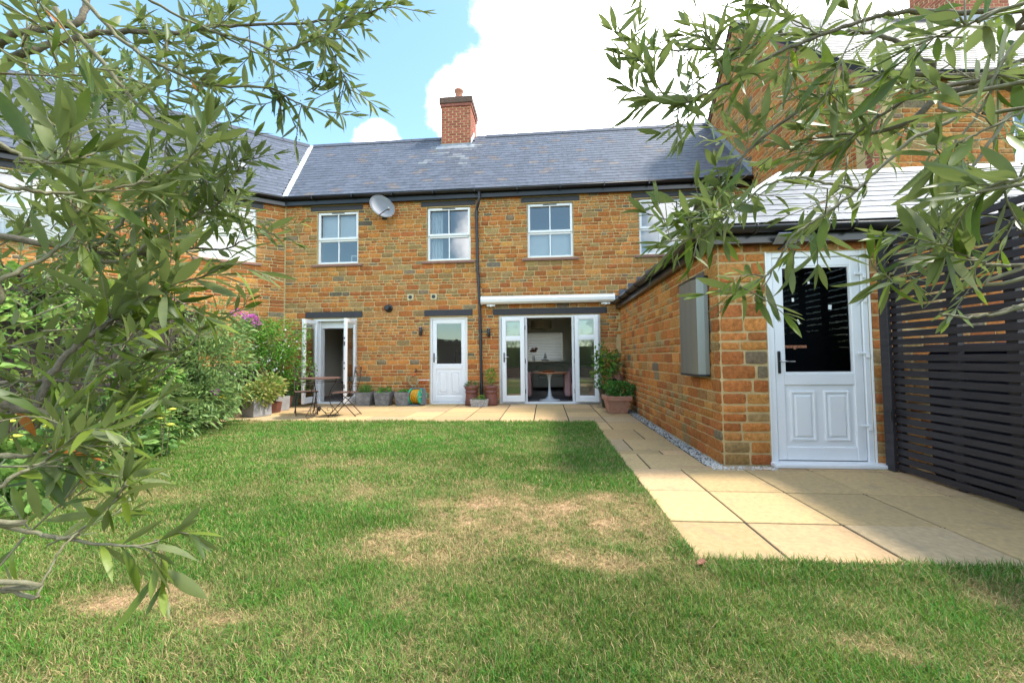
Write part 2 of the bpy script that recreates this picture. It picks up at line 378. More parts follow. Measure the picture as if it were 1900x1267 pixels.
STONE_ME = [mesh_of('stone', v, f, S['stone_o'], True) for v, f in STONE]
BRICKV = [stone_variant(s+50, 2, 1, 0.03) for s in range(4)]
BRICK_ME = [mesh_of('brick', v, f, S['brick_o']) for v, f in BRICKV]

def joined(name, items, variants, mat, parent, smooth=False):
    """items: (matrix 4x4 np, variant index, colour)"""
    V = []; F = []; LS = []; C = []; n = 0; ls = 0
    for M, k, c in items:
        v = np.array(variants[k][0]); v = v@M[:3, :3].T+M[:3, 3]
        V.append(v); C.append(np.tile(c, (len(v), 1)))
        for f in variants[k][1]:
            F += [i+n for i in f]; LS.append(ls); ls += len(f)
        n += len(v)
    return bigmesh(name, np.vstack(V), F, LS, mat, parent, np.vstack(C), 'stuff', smooth)

def pieces(name, stuffname, items, variants, meshes, mat_a, parent, limit=290, smooth=False):
    """the largest in view become objects of their own, the rest one 'stuff' part"""
    sc_ = []
    for q, (M, k, c) in enumerate(items):
        P = M[:3, 3]; u, v, z = proj(P)
        a = 0
        if z > 0.1 and -40 < u < 1940 and -40 < v < 1300:
            a = np.linalg.norm(M[:3, 0])*np.linalg.norm(M[:3, 2])/z**2
            if not (300 < u < 1500): a *= 0.6
        sc_.append((-a, q))
    sc_.sort(); single = set(q for a, q in sc_[:limit] if a < 0)
    rest = []
    for q, it in enumerate(items):
        if q not in single: rest.append(it); continue
        M, k, c = it
        o = bpy.data.objects.new(name, meshes[k]); COL.objects.link(o); o.color = (*c, 1)
        o.parent = parent; o.matrix_basis = Matrix(M.tolist())
    if rest: joined(stuffname, rest, variants, mat_a, parent, smooth)

PAL = [((0.465, 0.186, 0.050), 5), ((0.42, 0.150, 0.043), 3.8), ((0.39, 0.205, 0.076), 2.6), ((0.49, 0.225, 0.066), 3), ((0.36, 0.125, 0.040), 2.6), ((0.32, 0.205, 0.085), 2.0), ((0.15, 0.125, 0.09), 0.3), ((0.22, 0.165, 0.10), 0.5)]
def stonecol(r, tan=0.0):
    ws = [w_*(1+tan*3 if i in (2, 5, 6, 7) else 1) for i, (c, w_) in enumerate(PAL)]
    c = r.choices([c for c, _ in PAL], ws)[0]; k = r.uniform(0.82, 1.15)
    return tuple(x*k*r.uniform(0.95, 1.05) for x in c)
def courses(keys, hs, r):
    out = []
    for a, b in zip(keys[:-1], keys[1:]):
        hh = []
        while not hh or sum(hh) < (b-a)-min(hs)*0.5: hh.append(r.choice(hs))
        k = (b-a)/sum(hh); z = a
        for h in hh: out.append((z, z+h*k)); z += h*k
    return out
def free(u0, u1, za, zb, openings):
    iv = [(u0, u1)]
    for (a, b, c, d) in openings:
        if min(zb, d)-max(za, c) > 0.25*(zb-za):
            nv = []
            for (p, q) in iv:
                if b <= p or a >= q: nv.append((p, q)); continue
                if a > p: nv.append((p, a))
                if b < q: nv.append((b, q))
            iv = nv
    return [x for x in iv if x[1]-x[0] > 0.03]
def lay(M4, u0, u1, keys, openings, hs=(0.068, 0.075, 0.115, 0.13), r=None, topfn=None, proud=0.008, lens=(1.4, 2.7), tanfn=None, joint=0.015, skip=None):
    r = r or rng; items = []; M4 = np.array(M4)
    for za, zb in courses(keys, hs, r):
        h = zb-za
        for p, q in free(u0, u1, za, zb, openings):
            x = p
            while x < q-1e-6:
                L = max(0.12, min(0.36, h*r.uniform(*lens)+0.03))
                if q-x-L < 0.11: L = q-x
                if L > 0.45: L = L/2
                cx, cz = x+L/2, za+h/2
                if (topfn is None or cz+h*0.3 < topfn(cx)) and not (skip and skip(cx, cz)):
                    A = np.eye(4); A[0, 0] = max(L-joint*r.uniform(0.8, 1.25), 0.02); A[1, 1] = proud*r.uniform(0.75, 1.3); A[2, 2] = h-joint*r.uniform(0.75, 1.2)
                    A[:3, 3] = (cx, 0, cz); th = r.uniform(-0.012, 0.012); Rr = np.eye(4); Rr[0, 0] = Rr[2, 2] = math.cos(th); Rr[0, 2] = -math.sin(th); Rr[2, 0] = math.sin(th)
                    T = np.eye(4); T[:3, 3] = A[:3, 3]; A[:3, 3] = 0
                    items.append((M4@T@Rr@A, r.randrange(12), stonecol(r, tanfn(cx, cz) if tanfn else 0)))
                x += L
    return items
def backing(mb, u0, u1, z0, z1, openings, t0=0.0, t1=0.3):
    us = sorted({u0, u1, *[x for o in openings for x in o[:2] if u0 < x < u1]}); zs = sorted({z0, z1, *[x for o in openings for x in o[2:] if z0 < x < z1]})
    for a, b in zip(us[:-1], us[1:]):
        run = None
        for c, d in zip(zs[:-1], zs[1:]):
            hole = any(o[0] <= a+1e-6 and o[1] >= b-1e-6 and o[2] <= c+1e-6 and o[3] >= d-1e-6 for o in openings)
            if not hole:
                run = (run[0], d) if run else (c, d)
            if hole and run: mb.box(a, b, t0, t1, *run); run = None
        if run: mb.box(a, b, t0, t1, *run)

def slate_items(origin, udir, sdir, L, Sl, gauge, sw, u_range, r, base=(0.13, 0.14, 0.175), var=0.12, skip=None, colfn=None):
    """slates on a slope: udir along eave, sdir up the slope, u_range(s)->(a,b)"""
    o = np.array(origin, float); U = np.array(udir, float); D = np.array(sdir, float); Nn = np.cross(U, D); Nn /= np.linalg.norm(Nn)
    if Nn[2] < 0: Nn = -Nn
    items = []; nrow = int(Sl/gauge+0.5)
    for k in range(nrow):
        s0 = k*gauge; a, b = u_range(s0+gauge*0.5); off = (k % 2)*sw*0.5; x = math.floor((a-off)/sw)*sw+off
        while x < b:
            p, q = max(x, a), min(x+sw, b)
            if q-p > 0.03:
                cx = (p+q)/2; cs = s0+gauge*0.5+0.012
                if not (skip and skip(cx, cs)):
                    tilt = 0.034+r.uniform(-0.004, 0.004)
                    Dd = D*math.cos(tilt)-Nn*math.sin(tilt); Nd = Nn*math.cos(tilt)+D*math.sin(tilt)
                    M = np.eye(4); M[:3, 0] = U*(q-p-0.0025); M[:3, 2] = Dd*(gauge+0.035); M[:3, 1] = -Nd*0.006
                    M[:3, 3] = o+U*(cx+r.uniform(-.0015, .0015))+D*(cs+r.uniform(-.003, .003))+Nn*0.014
                    kk = r.uniform(1-var, 1+var); c = colfn(cx, cs, r) if colfn else base
                    items.append((M, r.randrange(2), tuple(y*kk for y in c)))
            x += sw
    return items
_sl = MB().box(-.5, .5, -.5, .5, -.5, .5); _sl2 = MB().add([(-.5, -.5, -.5), (.5, -.5, -.485), (-.5, .5, -.5), (.5, .5, -.485), (-.5, -.5, .5), (.5, -.5, .5), (-.5, .5, .5), (.5, .5, .5)], _sl.f)
SLATEV = [(_sl.v, _sl.f), (_sl2.v, _sl2.f)]
SLATE_ME = [mesh_of('slate', v, f, S['slate_o']) for v, f in SLATEV]

def gutter_run(path, r=0.058, n=10):
    """half-round gutter along a horizontal path, joined round corners"""
    mb = MB(); pts = [np.array(p, float) for p in path]; m = len(pts); rings = []
    for i in range(m):
        t = pts[min(i+1, m-1)]-pts[max(i-1, 0)]; t[2] = 0; t /= np.linalg.norm(t); s = np.array([t[1], -t[0], 0])
        k = 1.0
        if 0 < i < m-1:
            t1 = pts[i]-pts[i-1]; t1 /= np.linalg.norm(t1); k = 1/max(0.5, float(t@t1))
        ring = []
        for rr in (r, r-0.006):
            for q in range(n+1):
                a = math.pi*q/n
                ring.append(tuple(pts[i]+s*k*math.cos(a)*rr+np.array([0, 0, -math.sin(a)*rr])))
        rings.append(ring)
    N = 2*(n+1); vs = [p for rg in rings for p in rg]; fs = []
    for i in range(m-1):
        for q in range(n):
            fs.append((i*N+q, i*N+q+1, (i+1)*N+q+1, (i+1)*N+q)); fs.append((i*N+n+1+q, (i+1)*N+n+1+q, (i+1)*N+n+2+q, i*N+n+2+q))
        for a, b in ((0, n+1), (n, 2*n+1)): fs.append((i*N+a, (i+1)*N+a, (i+1)*N+b, i*N+b))
    for i in (0, m-1): fs.append(tuple(i*N+q for q in range(n+1)))
    mb.add(vs, fs); return mb

def make_window(house, M, u0, u1, z0, z1, blind=None, cols=2, rows=2, vent=True, sill=True, rec=0.06):
    """casement window set back in the wall; M is the wall frame"""
    mb = MB(M); fw = 0.055; d0, d1 = rec, rec+0.07
    zm = z0+(z1-z0)*0.455
    mb.box(u0, u0+fw, d0, d1, z0, z1, .006); mb.box(u1-fw, u1, d0, d1, z0, z1, .006)
    mb.box(u0+fw, u1-fw, d0+.002, d1, z1-fw, z1, .006); mb.box(u0+fw, u1-fw, d0+.002, d1, z0, z0+fw, .006)
    if rows == 2: mb.box(u0+fw, u1-fw, d0+.002, d1, zm-.03, zm+.03, .006)
    win = ob('window', mb, S['upvc'], house)
    if rows == 2:   # projecting top-hung sash
        s = MB(M); a, b, c, d = u0+.012, u1-.012, zm+.012, z1-.012; sw = .058
        s.box(a, a+sw, d0-.028, d0-.002, c, d, .006); s.box(b-sw, b, d0-.028, d0-.002, c, d, .006); s.box(a+sw, b-sw, d0-.026, d0-.002, d-sw, d, .006); s.box(a+sw, b-sw, d0-.026, d0-.002, c, c+sw, .006)
        um = (u0+u1)/2; s.box(um-.012, um+.012, d0-.022, d0-.004, c+sw, d-sw)
        ob('sash', s, S['upvc'], win)
    um = (u0+u1)/2
    g = MB(M)
    step = (u1-u0-2*fw)/cols
    bars = MB(M)
    for i in range(1, cols): bars.box(u0+fw+step*i-.012, u0+fw+step*i+.012, d0+.006, d1-.012, z0+fw, (zm-.03) if rows == 2 else z1-fw)
    ob('glazing_bar', bars, S['upvc'], win)
    for i in range(cols):
        for (za, zb) in ([(z0+fw, zm-.03), (zm+.03, z1-fw)] if rows == 2 else [(z0+fw, z1-fw)]):
            g = MB(M); a, b = u0+fw+step*i, u0+fw+step*(i+1); y = d0+.03
            g.add([(a, y, za), (b, y, za), (b, y, zb), (a, y, zb)], [(0, 1, 2, 3)]); ob('pane', g, S['glass'], win)
    if vent: ob('trickle_vent', MB(M).box(um-.16, um+.16, d0-.036, d0-.027, z1-.045, z1-.025), S['black'], win)
    if sill:
        s = MB(M); n = 6; w_ = (u1-u0+.24)/n
        for i in range(n):
            x = u0-.12+w_*i; s.add([(x+.002, -.055, z0-.075), (x+w_-.002, -.055, z0-.075), (x+w_-.002, .08, z0-.045), (x+.002, .08, z0-.045), (x+.002, -.05, z0-.025), (x+w_-.002, -.05, z0-.025), (x+w_-.002, .08, z0-.003), (x+.002, .08, z0-.003)],
                  [(0, 3, 2, 1), (4, 5, 6, 7), (0, 1, 5, 4), (1, 2, 6, 5), (2, 3, 7, 6), (3, 0, 4, 7)])
        ob('sill', s, S['sill'], win)
    if blind is not None:
        b_ = MB(M)
        if blind == 'roller': b_.box(u0+.03, u1-.03, d1+.06, d1+.065, zm-.02, z1-.03)
        elif blind == 'curtain':
            n = 14; wd = (u1-u0)*.30
            vs = [(u0+.02+wd*i/n, d1+.10+.025*math.sin(i*2.2), z) for z in (z0, z1) for i in range(n+1)]
            b_.add(vs, [(i, i+1, n+2+i, n+1+i) for i in range(n)])
        elif blind == 'half':
            b_.box(u0+.03, u1-.03, d1+.06, d1+.065, z0+.02, zm+.05)
        ob('blind', b_, S['fabricwhite'], win)
    return win

# ================================================================== main terraced house
FY = 9.25
MF = Mframe((0, FY, 0), 0)             # local x = world X, y into the wall
EZ = 5.08; EY = 9.08; RY = 11.5; RZ = 7.70; XT = 4.68
house = thing('terraced_house', 'stone terraced house with slate roof, red brick chimney, awning and open french doors', 'house', (-2.3, FY, 0))
OPEN = [(-5.59, -4.532, 3.433, 4.733), (-2.81, -1.742, 3.433, 4.733), (-.382, .698, 3.433, 4.733), (2.21, 4.0, 3.433, 4.733),
        (-2.749, -1.831, 0.0, 2.075), (-1.076, 1.282, 0.0, 2.075), (-5.68, -4.55, 0.0, 2.085)]
LINT = [(-5.862, -4.413, 2.10, 2.245), (-2.869, -1.70, 2.095, 2.24), (-1.213, 1.436, 2.09, 2.235)]
ULINT = [(-5.75, -4.42, 4.755, 4.90), (-2.95, -1.62, 4.755, 4.90), (-.52, .85, 4.755, 4.90), (2.05, 4.15, 4.755, 4.90)]
mb = MB(MF); backing(mb, -6.41, XT, -0.1, 5.02, OPEN, 0.0, 0.28)
wall = ob('wall', mb, S['mortar'], house)
blocks = OPEN+LINT+ULINT+[(o[0]-.12, o[1]+.12, o[2]-.075, o[2]) for o in OPEN[:4]]
def tan_main(x, z): return 0.40 if (2.75 < z < 3.4 or 2.25 < z < 2.65) else (0.15 if z < .35 else 0.0)
r1 = random.Random(11)
def hid(cx, cz): return cx > 1.75 and cz < 2.45+max(0, min(cx-1.6, 4.7-cx))*.70
items = lay(MF, -6.40, XT, [0.0, 2.092, 2.24, 3.36, 3.433, 4.745, 4.93], blocks, r=r1, tanfn=tan_main, skip=hid)
pieces('stone', 'stonework', items, STONE, STONE_ME, S['stone_a'], wall, 290, True)
for (a, b, c, d) in LINT: ob('lintel', MB(MF).box(a, b, -.022, .20, c, d, .006), S['lintel'], house)
for (a, b, c, d) in ULINT: ob('lintel', MB(MF).box(a, b, -.02, .20, c, d-.03, .004), S['lintel'], house)

# roof: sloping slab, slates, valley, ridge
vb = math.radians(18.5); C0 = np.array([-6.353, EY, EZ]); VT = np.array([C0[0]-math.sin(vb)*(RY-EY)/math.cos(vb), RY, RZ])
mb = MB(); mb.slab([tuple(C0), (XT, EY, EZ), (XT, RY, RZ), tuple(VT)], .06); mb.slab([tuple(VT), (XT, RY, RZ), (XT, RY+2.5, RZ-2.6), (VT[0]-.8, RY+2.5, RZ-2.6)], .06)
roof = ob('roof', mb, S['underlay'], house)
SL = math.hypot(RY-EY, RZ-EZ); sd_ = ((0, (RY-EY)/SL, (RZ-EZ)/SL))
vx = (VT[0]-C0[0])/SL
chx0, chx1, chy0, chy1 = -2.93, -2.06, 11.08, 12.0
def main_col(x, s, r):
    base = (0.098, 0.107, 0.135)
    X = C0[0]+x
    if s < SL-.35 and s > SL-2.0 and -3.25 < X < -1.85 and r.random() < 0.55*(1-(SL-s)/2.2):
        return (0.165, 0.175, 0.19)
    if r.random() < 0.05: return (0.135, 0.118, 0.115)
    return base
r2 = random.Random(5)
it = slate_items(C0, (1, 0, 0), sd_, XT-C0[0], SL, .165, .25, lambda s: (vx*s+.06, XT-C0[0]), r2, colfn=main_col, skip=lambda x, s: chx0-.03 < C0[0]+x < chx1+.03 and s > SL*(chy0-EY)/(RY-EY)-.08)
pieces('slate', 'slates', it, SLATEV, SLATE_ME, S['slate_a'], roof, 290)
# ridge tiles
n = 26
for i in range(n):
    xa = VT[0]+.05+(XT-VT[0]-.05)*i/n; xb = VT[0]+.05+(XT-VT[0]-.05)*(i+1)/n-.008
    if xb > chx0 and xa < chx1: continue
    ob('ridge_tile', MB().prism([(RY-.13, RZ-.10), (RY-.125, RZ-.075), (RY, RZ+.065), (RY+.125, RZ-.075), (RY+.13, RZ-.10), (RY, RZ+.045)], 'x', xa, xb), S['slate_o'], roof).color = (0.07, 0.075, 0.095, 1)
ob('valley_lining', MB().slab([tuple(C0+np.array([-.07, .0, .03])), tuple(C0+np.array([.10, 0, .03])), tuple(VT+np.array([.10, -.06, .0])), tuple(VT+np.array([-.07, -.06, .0]))], .012), S['paleLead'], roof)
# gutter, fascia
ob('fascia', MB().box(-6.36, XT, 9.135, 9.16, 4.885, 5.05), S['black'], house)
ob('soffit', MB().box(-6.36, XT, 9.162, 9.245, 4.90, 4.915), S['black'], house)
cg = math.cos(rad(37)); sg = math.sin(rad(37))
gp = np.array([-6.335, 9.075, 5.055])
gut = ob('gutter', gutter_run([(XT-.02, 9.075, 5.055), tuple(gp)]), S['black'], house, True)
for x in np.arange(-5.6, 4.6, 1.0): ob('bracket', MB().box(x-.014, x+.014, 9.008, 9.14, 4.985, 5.06), S['black'], gut)
# downpipe, slightly out of plumb
dp = ob('downpipe', MB().tube([(-1.50, 9.07, 5.0), (-1.50, 9.07, 4.83), (-1.535, 9.12, 4.72), (-1.575, 9.19, 4.64), (-1.585, 9.20, 4.55), (-1.565, 9.20, 3.2), (-1.52, 9.20, 2.3), (-1.49, 9.20, .32), (-1.49, 9.20, .02)], .034, 12), S['pipe'], house, True)
for z, x in ((4.55, -1.585), (4.42, -1.583), (3.25, -1.566), (1.75, -1.512), (.42, -1.491)):
    ob('pipe_collar', MB().tube([(x, 9.20, z-.035), (x, 9.20, z+.035)], .041, 12), S['pipe'], dp)
# chimney
chim = ob('chimney', MB().box(chx0, chx1, chy0, chy1, 6.9, 8.47), S['mortar'], house)
its = []; rb = random.Random(3)
def bricks(Mf, L, z0, z1, off0, lst, ext=0):
    k = 0; z = z0; Mf = np.array(Mf)
    while z < z1-.03:
        x = -(k % 2)*.1075+0
        while x < L:
            a, b = max(x, 0), min(x+.215, L)
            if b-a > .03:
                A = np.eye(4); A[0, 0] = b-a-.01; A[1, 1] = .006+ext; A[2, 2] = .065; A[:3, 3] = ((a+b)/2, 0, z+.0375)
                kk = rb.uniform(.8, 1.2); base = (0.34, 0.105, 0.07) if z < z1-.0 else (.2, .1, .08)
                lst.append((Mf@A, rb.randrange(4), tuple(q*kk for q in base)))
            x += .225
        z += .075; k += 1
bricks(Mframe((chx0, chy0, 0), 0), chx1-chx0, 7.25, 8.42, 0, its)
bricks(Mframe((chx1, chy0, 0), math.pi/2), chy1-chy0, 7.25, 8.42, 0, its)
pieces('brick', 'brickwork', its, BRICKV, BRICK_ME, S['brick_a'], chim, 200)
S['darkbrick'] = material('weathered_brick_cap', (0.16, 0.085, 0.06), (0.09, 0.065, 0.05), scale=16, rough=0.9, bump=0.6)
S['clay'] = material('pale_clay_pot', (0.46, 0.20, 0.13), (0.40, 0.17, 0.11), scale=8, rough=0.8)
ob('corbel', MB().box(chx0-.035, chx1+.035, chy0-.035, chy1+.035, 8.42, 8.51, .006).box(chx0-.035+.01, chx1+.025, chy0-.025, chy1+.025, 7.08, 7.42), S['brick_a'], chim) if False else None
ob('corbel', MB().box(chx0-.03, chx1+.03, chy0-.03, chy1+.03, 8.42, 8.50, .005), material('corbel_brick', (0.33, 0.11, 0.075), (0.25, 0.085, 0.06), scale=14, rough=0.85, bump=0.4), chim)
ob('cap', MB().box(chx0-.055, chx1+.055, chy0-.055, chy1+.055, 8.502, 8.69, .012), S['darkbrick'], chim)
ob('chimney_pot', MB().lathe([(.14, 0), (.145, .06), (.122, .10), (.115, .42), (.135, .44), (.138, .49), (.105, .50), (.095, .1)], 20, ((chx0+chx1)/2, 11.5, 8.69), cap=False), S['clay'], chim, True)
ya = chy0-.03
ob('apron_flashing', MB().box(chx0-.03, chx1+.03, chy0-.028, chy0-.018, 7.05, 7.30).slab([(chx0-.12, chy0-.02, EZ+(RZ-EZ)*(chy0-.02-EY)/(RY-EY)+.035), (chx1+.12, chy0-.02, EZ+(RZ-EZ)*(chy0-.02-EY)/(RY-EY)+.035), (chx1+.12, chy0-.19, EZ+(RZ-EZ)*(chy0-.19-EY)/(RY-EY)+.035), (chx0-.12, chy0-.19, EZ+(RZ-EZ)*(chy0-.19-EY)/(RY-EY)+.035)], .006), S['lead'], chim)
ob('step_flashing', MB().prism([(chy0-.1, 7.24), (chy0-.1, 7.36), (RY, 7.86), (RY+.05, 7.86), (RY+.05, 7.70)], 'x', chx1+.016, chx1+.022), S['paleLead'], chim)

# windows
for k, (o, bl) in enumerate(zip(OPEN[:4], ('roller', 'curtain', 'half', None))):
    make_window(house, MF, *o, blind=bl, cols=2 if k < 3 else 4)
# things on the inside sills
ob('window_ornament', MB(MF).box(-.30, -.20, .22, .30, 3.49, 3.68, .02).box(-.02, .17, .22, .32, 3.49, 3.61, .01).box(.22, .46, .22, .32, 3.49, 3.63, .01), S['white'], house)
ob('window_ornament', MB(MF).box(-4.82, -4.80, .22, .24, 3.45, 3.68).box(-4.80, -4.58, .22, .24, 3.66, 3.68).box(-2.72, -2.50, .22, .24, 3.52, 3.545).box(-2.52, -2.49, .22, .24, 3.45, 3.53), S['white'], house)

def door_handle(M, u, y, z, parent, side=1, ln=.12):
    mb = MB(M); mb.box(u-.014, u+.014, y-.012, y-.001, z-.11, z+.11, .004)
    o = ob('handle_plate', mb, S['black'], parent)
    ob('handle', MB(M).tube([(u, y-.012, z+.01), (u, y-.055, z+.01), (u+side*.02, y-.06, z+.01), (u+side*ln, y-.055, z+.008)], .009, 8), S['chrome'], parent, True)
def panelled_half_door(parent, M, u0, u1, z0, z1, gz0, glass, rec=.05, hside='l', hinge=True, hh=1.1):
    """frame, leaf with glazed top and two raised panels"""
    fw = .055; fr = MB(M); d0 = rec
    fr.box(u0, u0+fw, d0, d0+.07, z0, z1, .006).box(u1-fw, u1, d0, d0+.07, z0, z1, .006).box(u0+fw, u1-fw, d0+.002, d0+.07, z1-fw, z1, .006).box(u0+fw, u1-fw, d0-.02, d0+.09, z0, z0+.045, .006)
    dr = ob('door', fr, S['upvc'], parent)
    a, b, c, d = u0+fw+.004, u1-fw-.004, z0+.052, z1-fw-.004; st = .085; y0, y1 = d0+.012, d0+.062
    lf = MB(M); lf.box(a, a+st, y0, y1, c, d, .005).box(b-st, b, y0, y1, c, d, .005).box(a+st, b-st, y0+.001, y1, d-st, d, .005).box(a+st, b-st, y0+.001, y1, c, c+.13, .005).box(a+st, b-st, y0+.001, y1, gz0-.115, gz0, .005)
    lf.box(a+st, b-st, y0+.016, y1-.01, c+.13, gz0-.115)
    # glazing bead
    for (p, q, r_, s_) in ((a+st, a+st+.014, gz0, d-st), (b-st-.014, b-st, gz0, d-st), (a+st+.014, b-st-.014, gz0, gz0+.014), (a+st+.014, b-st-.014, d-st-.014, d-st)):
        lf.box(p, q, y0+.006, y0+.03, r_, s_)
    ob('leaf', lf, S['upvc'], dr)
    um = (a+b)/2; pz0, pz1 = c+.19, gz0-.175
    for (p, q) in ((a+st+.05, um-.04), (um+.04, b-st-.05)):
        pm = MB(M); yb = y0+.016
        for (p2, q2, z2, z3, h) in ((p, p+.022, pz0, pz1, .013), (q-.022, q, pz0, pz1, .013), (p+.022, q-.022, pz0, pz0+.022, .013), (p+.022, q-.022, pz1-.022, pz1, .013)):
            pm.box(p2, q2, yb-h, yb+.002, z2, z3, .004)
        i0, i1, j0, j1 = p+.03, q-.03, pz0+.03, pz1-.03; e = .022
        pm.add([(i0, yb-.001, j0), (i1, yb-.001, j0), (i1, yb-.001, j1), (i0, yb-.001, j1), (i0+e, yb-.012, j0+e), (i1-e, yb-.012, j0+e), (i1-e, yb-.012, j1-e), (i0+e, yb-.012, j1-e)],
               [(4, 5, 6, 7), (0, 1, 5, 4), (1, 2, 6, 5), (2, 3, 7, 6), (3, 0, 4, 7)])
        ob('raised_panel', pm, S['upvc'], dr)
    y = y0+.022
    ob('pane', MB(M).add([(a+st, y, gz0), (b-st, y, gz0), (b-st, y, d-st), (a+st, y, d-st)], [(0, 1, 2, 3)]), glass, dr)
    door_handle(M, a+.035 if hside == 'l' else b-.035, y0, z0+hh, dr, 1 if hside == 'l' else -1)
    ob('threshold_gap', MB(M).box(a, b, y0+.004, y1, z0+.0455, z0+.0515), S['black'], dr)
    if hinge:
        for hz in (.38, 1.08, 1.62, 1.86):
            ob('hinge', MB(M).box(b-.06, b+.03, d0-.014, d0-.001, z0+hz, z0+hz+.022, .004).box(b+.012, b+.045, d0-.016, d0-.002, z0+hz-.035, z0+hz+.008, .004), S['upvc'], dr)
    return dr
panelled_half_door(house, MF, *OPEN[4], .94, S['glass'], hinge=False)

def glazed_leaf(parent, M, w_, z0, z1, transom=None, y=0.0, hand=1):
    """door leaf in its own frame: x 0..w, thickness in y"""
    st = .085; t = .055; m = MB(M)
    m.box(0, st, y, y+t, z0, z1, .005).box(w_-st, w_, y, y+t, z0, z1, .005).box(st, w_-st, y+.001, y+t-.001, z0, z0+.13, .005).box(st, w_-st, y+.001, y+t-.001, z1-st, z1, .005)
    if transom: m.box(st, w_-st, y+.001, y+t-.001, transom-.045, transom+.045, .005)
    for (a, b) in ([(z0+.13, transom-.045), (transom+.045, z1-st)] if transom else [(z0+.13, z1-st)]):
        for (p, q, r_, s_) in ((st, st+.014, a, b), (w_-st-.014, w_-st, a, b), (st+.014, w_-st-.014, a, a+.014), (st+.014, w_-st-.014, b-.014, b)): m.box(p, q, y+.010, y+t-.010, r_, s_)
    lf = ob('door_leaf', m, S['upvc'], parent)
    for (a, b) in ([(z0+.13, transom-.045), (transom+.045, z1-st)] if transom else [(z0+.13, z1-st)]):
        ob('pane', MB(M).add([(st, y+t/2, a), (w_-st, y+t/2, a), (w_-st, y+t/2, b), (st, y+t/2, b)], [(0, 1, 2, 3)]), S['glass'], lf)
    return lf
# wide french doors: fixed frame with sidelights, leaves folded flat outside
a, b, c, d = OPEN[5]; fw = .06
fr = MB(MF); fr.box(a, a+fw, .03, .11, 0, d, .006).box(b-fw, b, .03, .11, 0, d, .006).box(a+fw, b-fw, .032, .11, d-fw, d, .006).box(a+fw, b-fw, .02, .13, 0, .045, .006)
for x in (-.445, .655): fr.box(x-.028, x+.028, .033, .108, .045, d-fw, .005)
wide = ob('french_door_frame', fr, S['upvc'], house)
for (p, q) in ((a+fw, -.473), (.683, b-fw)):
    ob('sidelight_pane', MB(MF).add([(p, .07, .045), (q, .07, .045), (q, .07, d-fw), (p, .07, d-fw)], [(0, 1, 2, 3)]), S['glass'], wide)
ML = Mframe((-1.0, FY-.055, 0), rad(2)); lf = glazed_leaf(wide, ML, .525, .06, 2.035, 1.53, -.03); door_handle(ML, .05, -.03, 1.09, lf, 1)
MR = Mframe((.685, FY-.04, 0), rad(-5)); lf = glazed_leaf(wide, MR, .535, .06, 2.05, 1.53, -.03); door_handle(MR, .485, -.03, 1.09, lf, -1)
for x in (-.465, .675):
    for z in (.3, 1.0, 1.78): ob('hinge', MB(MF).tube([(x, -.012, z-.05), (x, -.012, z+.05)], .012, 8), S['chrome'], wide)
# narrow french doors, both leaves standing open at right angles
a, b, c, d = OPEN[6]
fr = MB(MF); fr.box(a, a+.075, .03, .12, 0, d, .006).box(b-.06, b, .03, .12, 0, d, .006).box(a+.075, b-.06, .032, .12, d-.06, d, .006).box(a+.075, b-.06, .02, .13, 0, .045, .006)
fr.box(a+.12, b-.1, .2, .27, 1.86, d-.005).box(a+.075, a+.14, .125, .30, .045, d-.01)
nar = ob('french_door_frame', fr, S['upvc'], house)
glazed_leaf(nar, Mframe((a+.09, FY+.02, 0), rad(-92)), .56, .06, 2.03, None, 0.0)
lf = glazed_leaf(nar, Mframe((b-.015, FY+.02, 0), rad(-88)), .56, .06, 2.03, None, -.055)
MRL = Mframe((b-.015, FY+.02, 0), rad(-88))
for z in (1.55, 1.40, .98, .86, .42): ob('lock_keep', MB(MRL).box(.561, .566, -.045, -.022, z, z+(.09 if z in (1.40, .42) else .04)), S['black'], lf)
MLL = Mframe((a+.09, FY+.02, 0), rad(-92)); door_handle(MLL, .51, 0, 1.0, nar, -1, .09)
MRH = Mframe((b-.07, FY+.02, 0), rad(-88)); door_handle(MRH, .51, 0, 1.0, nar, -1, .09)

# things fixed to the front that are parts of the house
for k, x in enumerate((-3.211, -2.64)):
    M2 = Mframe((x, FY, 2.56), 0)
    v = ob('air_vent', MB(M2).box(-.075, .075, -.03, .02, -.075, .075, .006).box(-.06, .06, -.034, -.03, .052, .06), S['cream'], house)
    mbv = MB(M2); mbv.tube([(0, -.031, 0), (0, -.036, 0)], .045, 20); ob('grille', mbv, S['pipe'], v)
fl = ob('boiler_flue', MB(Mframe((-3.746, FY, 2.30), 0)).tube([(0, .02, 0), (0, -.03, 0)], .095, 20).tube([(0, -.03, 0), (0, -.16, 0)], .062, 20), S['black'], house, True)
ob('flue_mouth', MB(Mframe((-3.746, FY, 2.30), 0)).tube([(0, -.15, 0), (0, -.166, 0)], .045, 16), S['lamp'], fl)
for x, z in ((-2.945, 1.73), (-1.31, 1.68)):
    M2 = Mframe((x, FY, z), 0)
    l = ob('wall_light', MB(M2).tube([(0, -.07, -.10), (0, -.07, .10)], .037, 16), S['lamp'], house, True)
    ob('wall_plate', MB(M2).box(-.03, .03, -.045, .0, -.05, .05, .006), S['lamp'], l)
    ob('lens', MB(M2).tube([(0, -.07, .101), (0, -.07, .108)], .028, 14), S['white'], l)

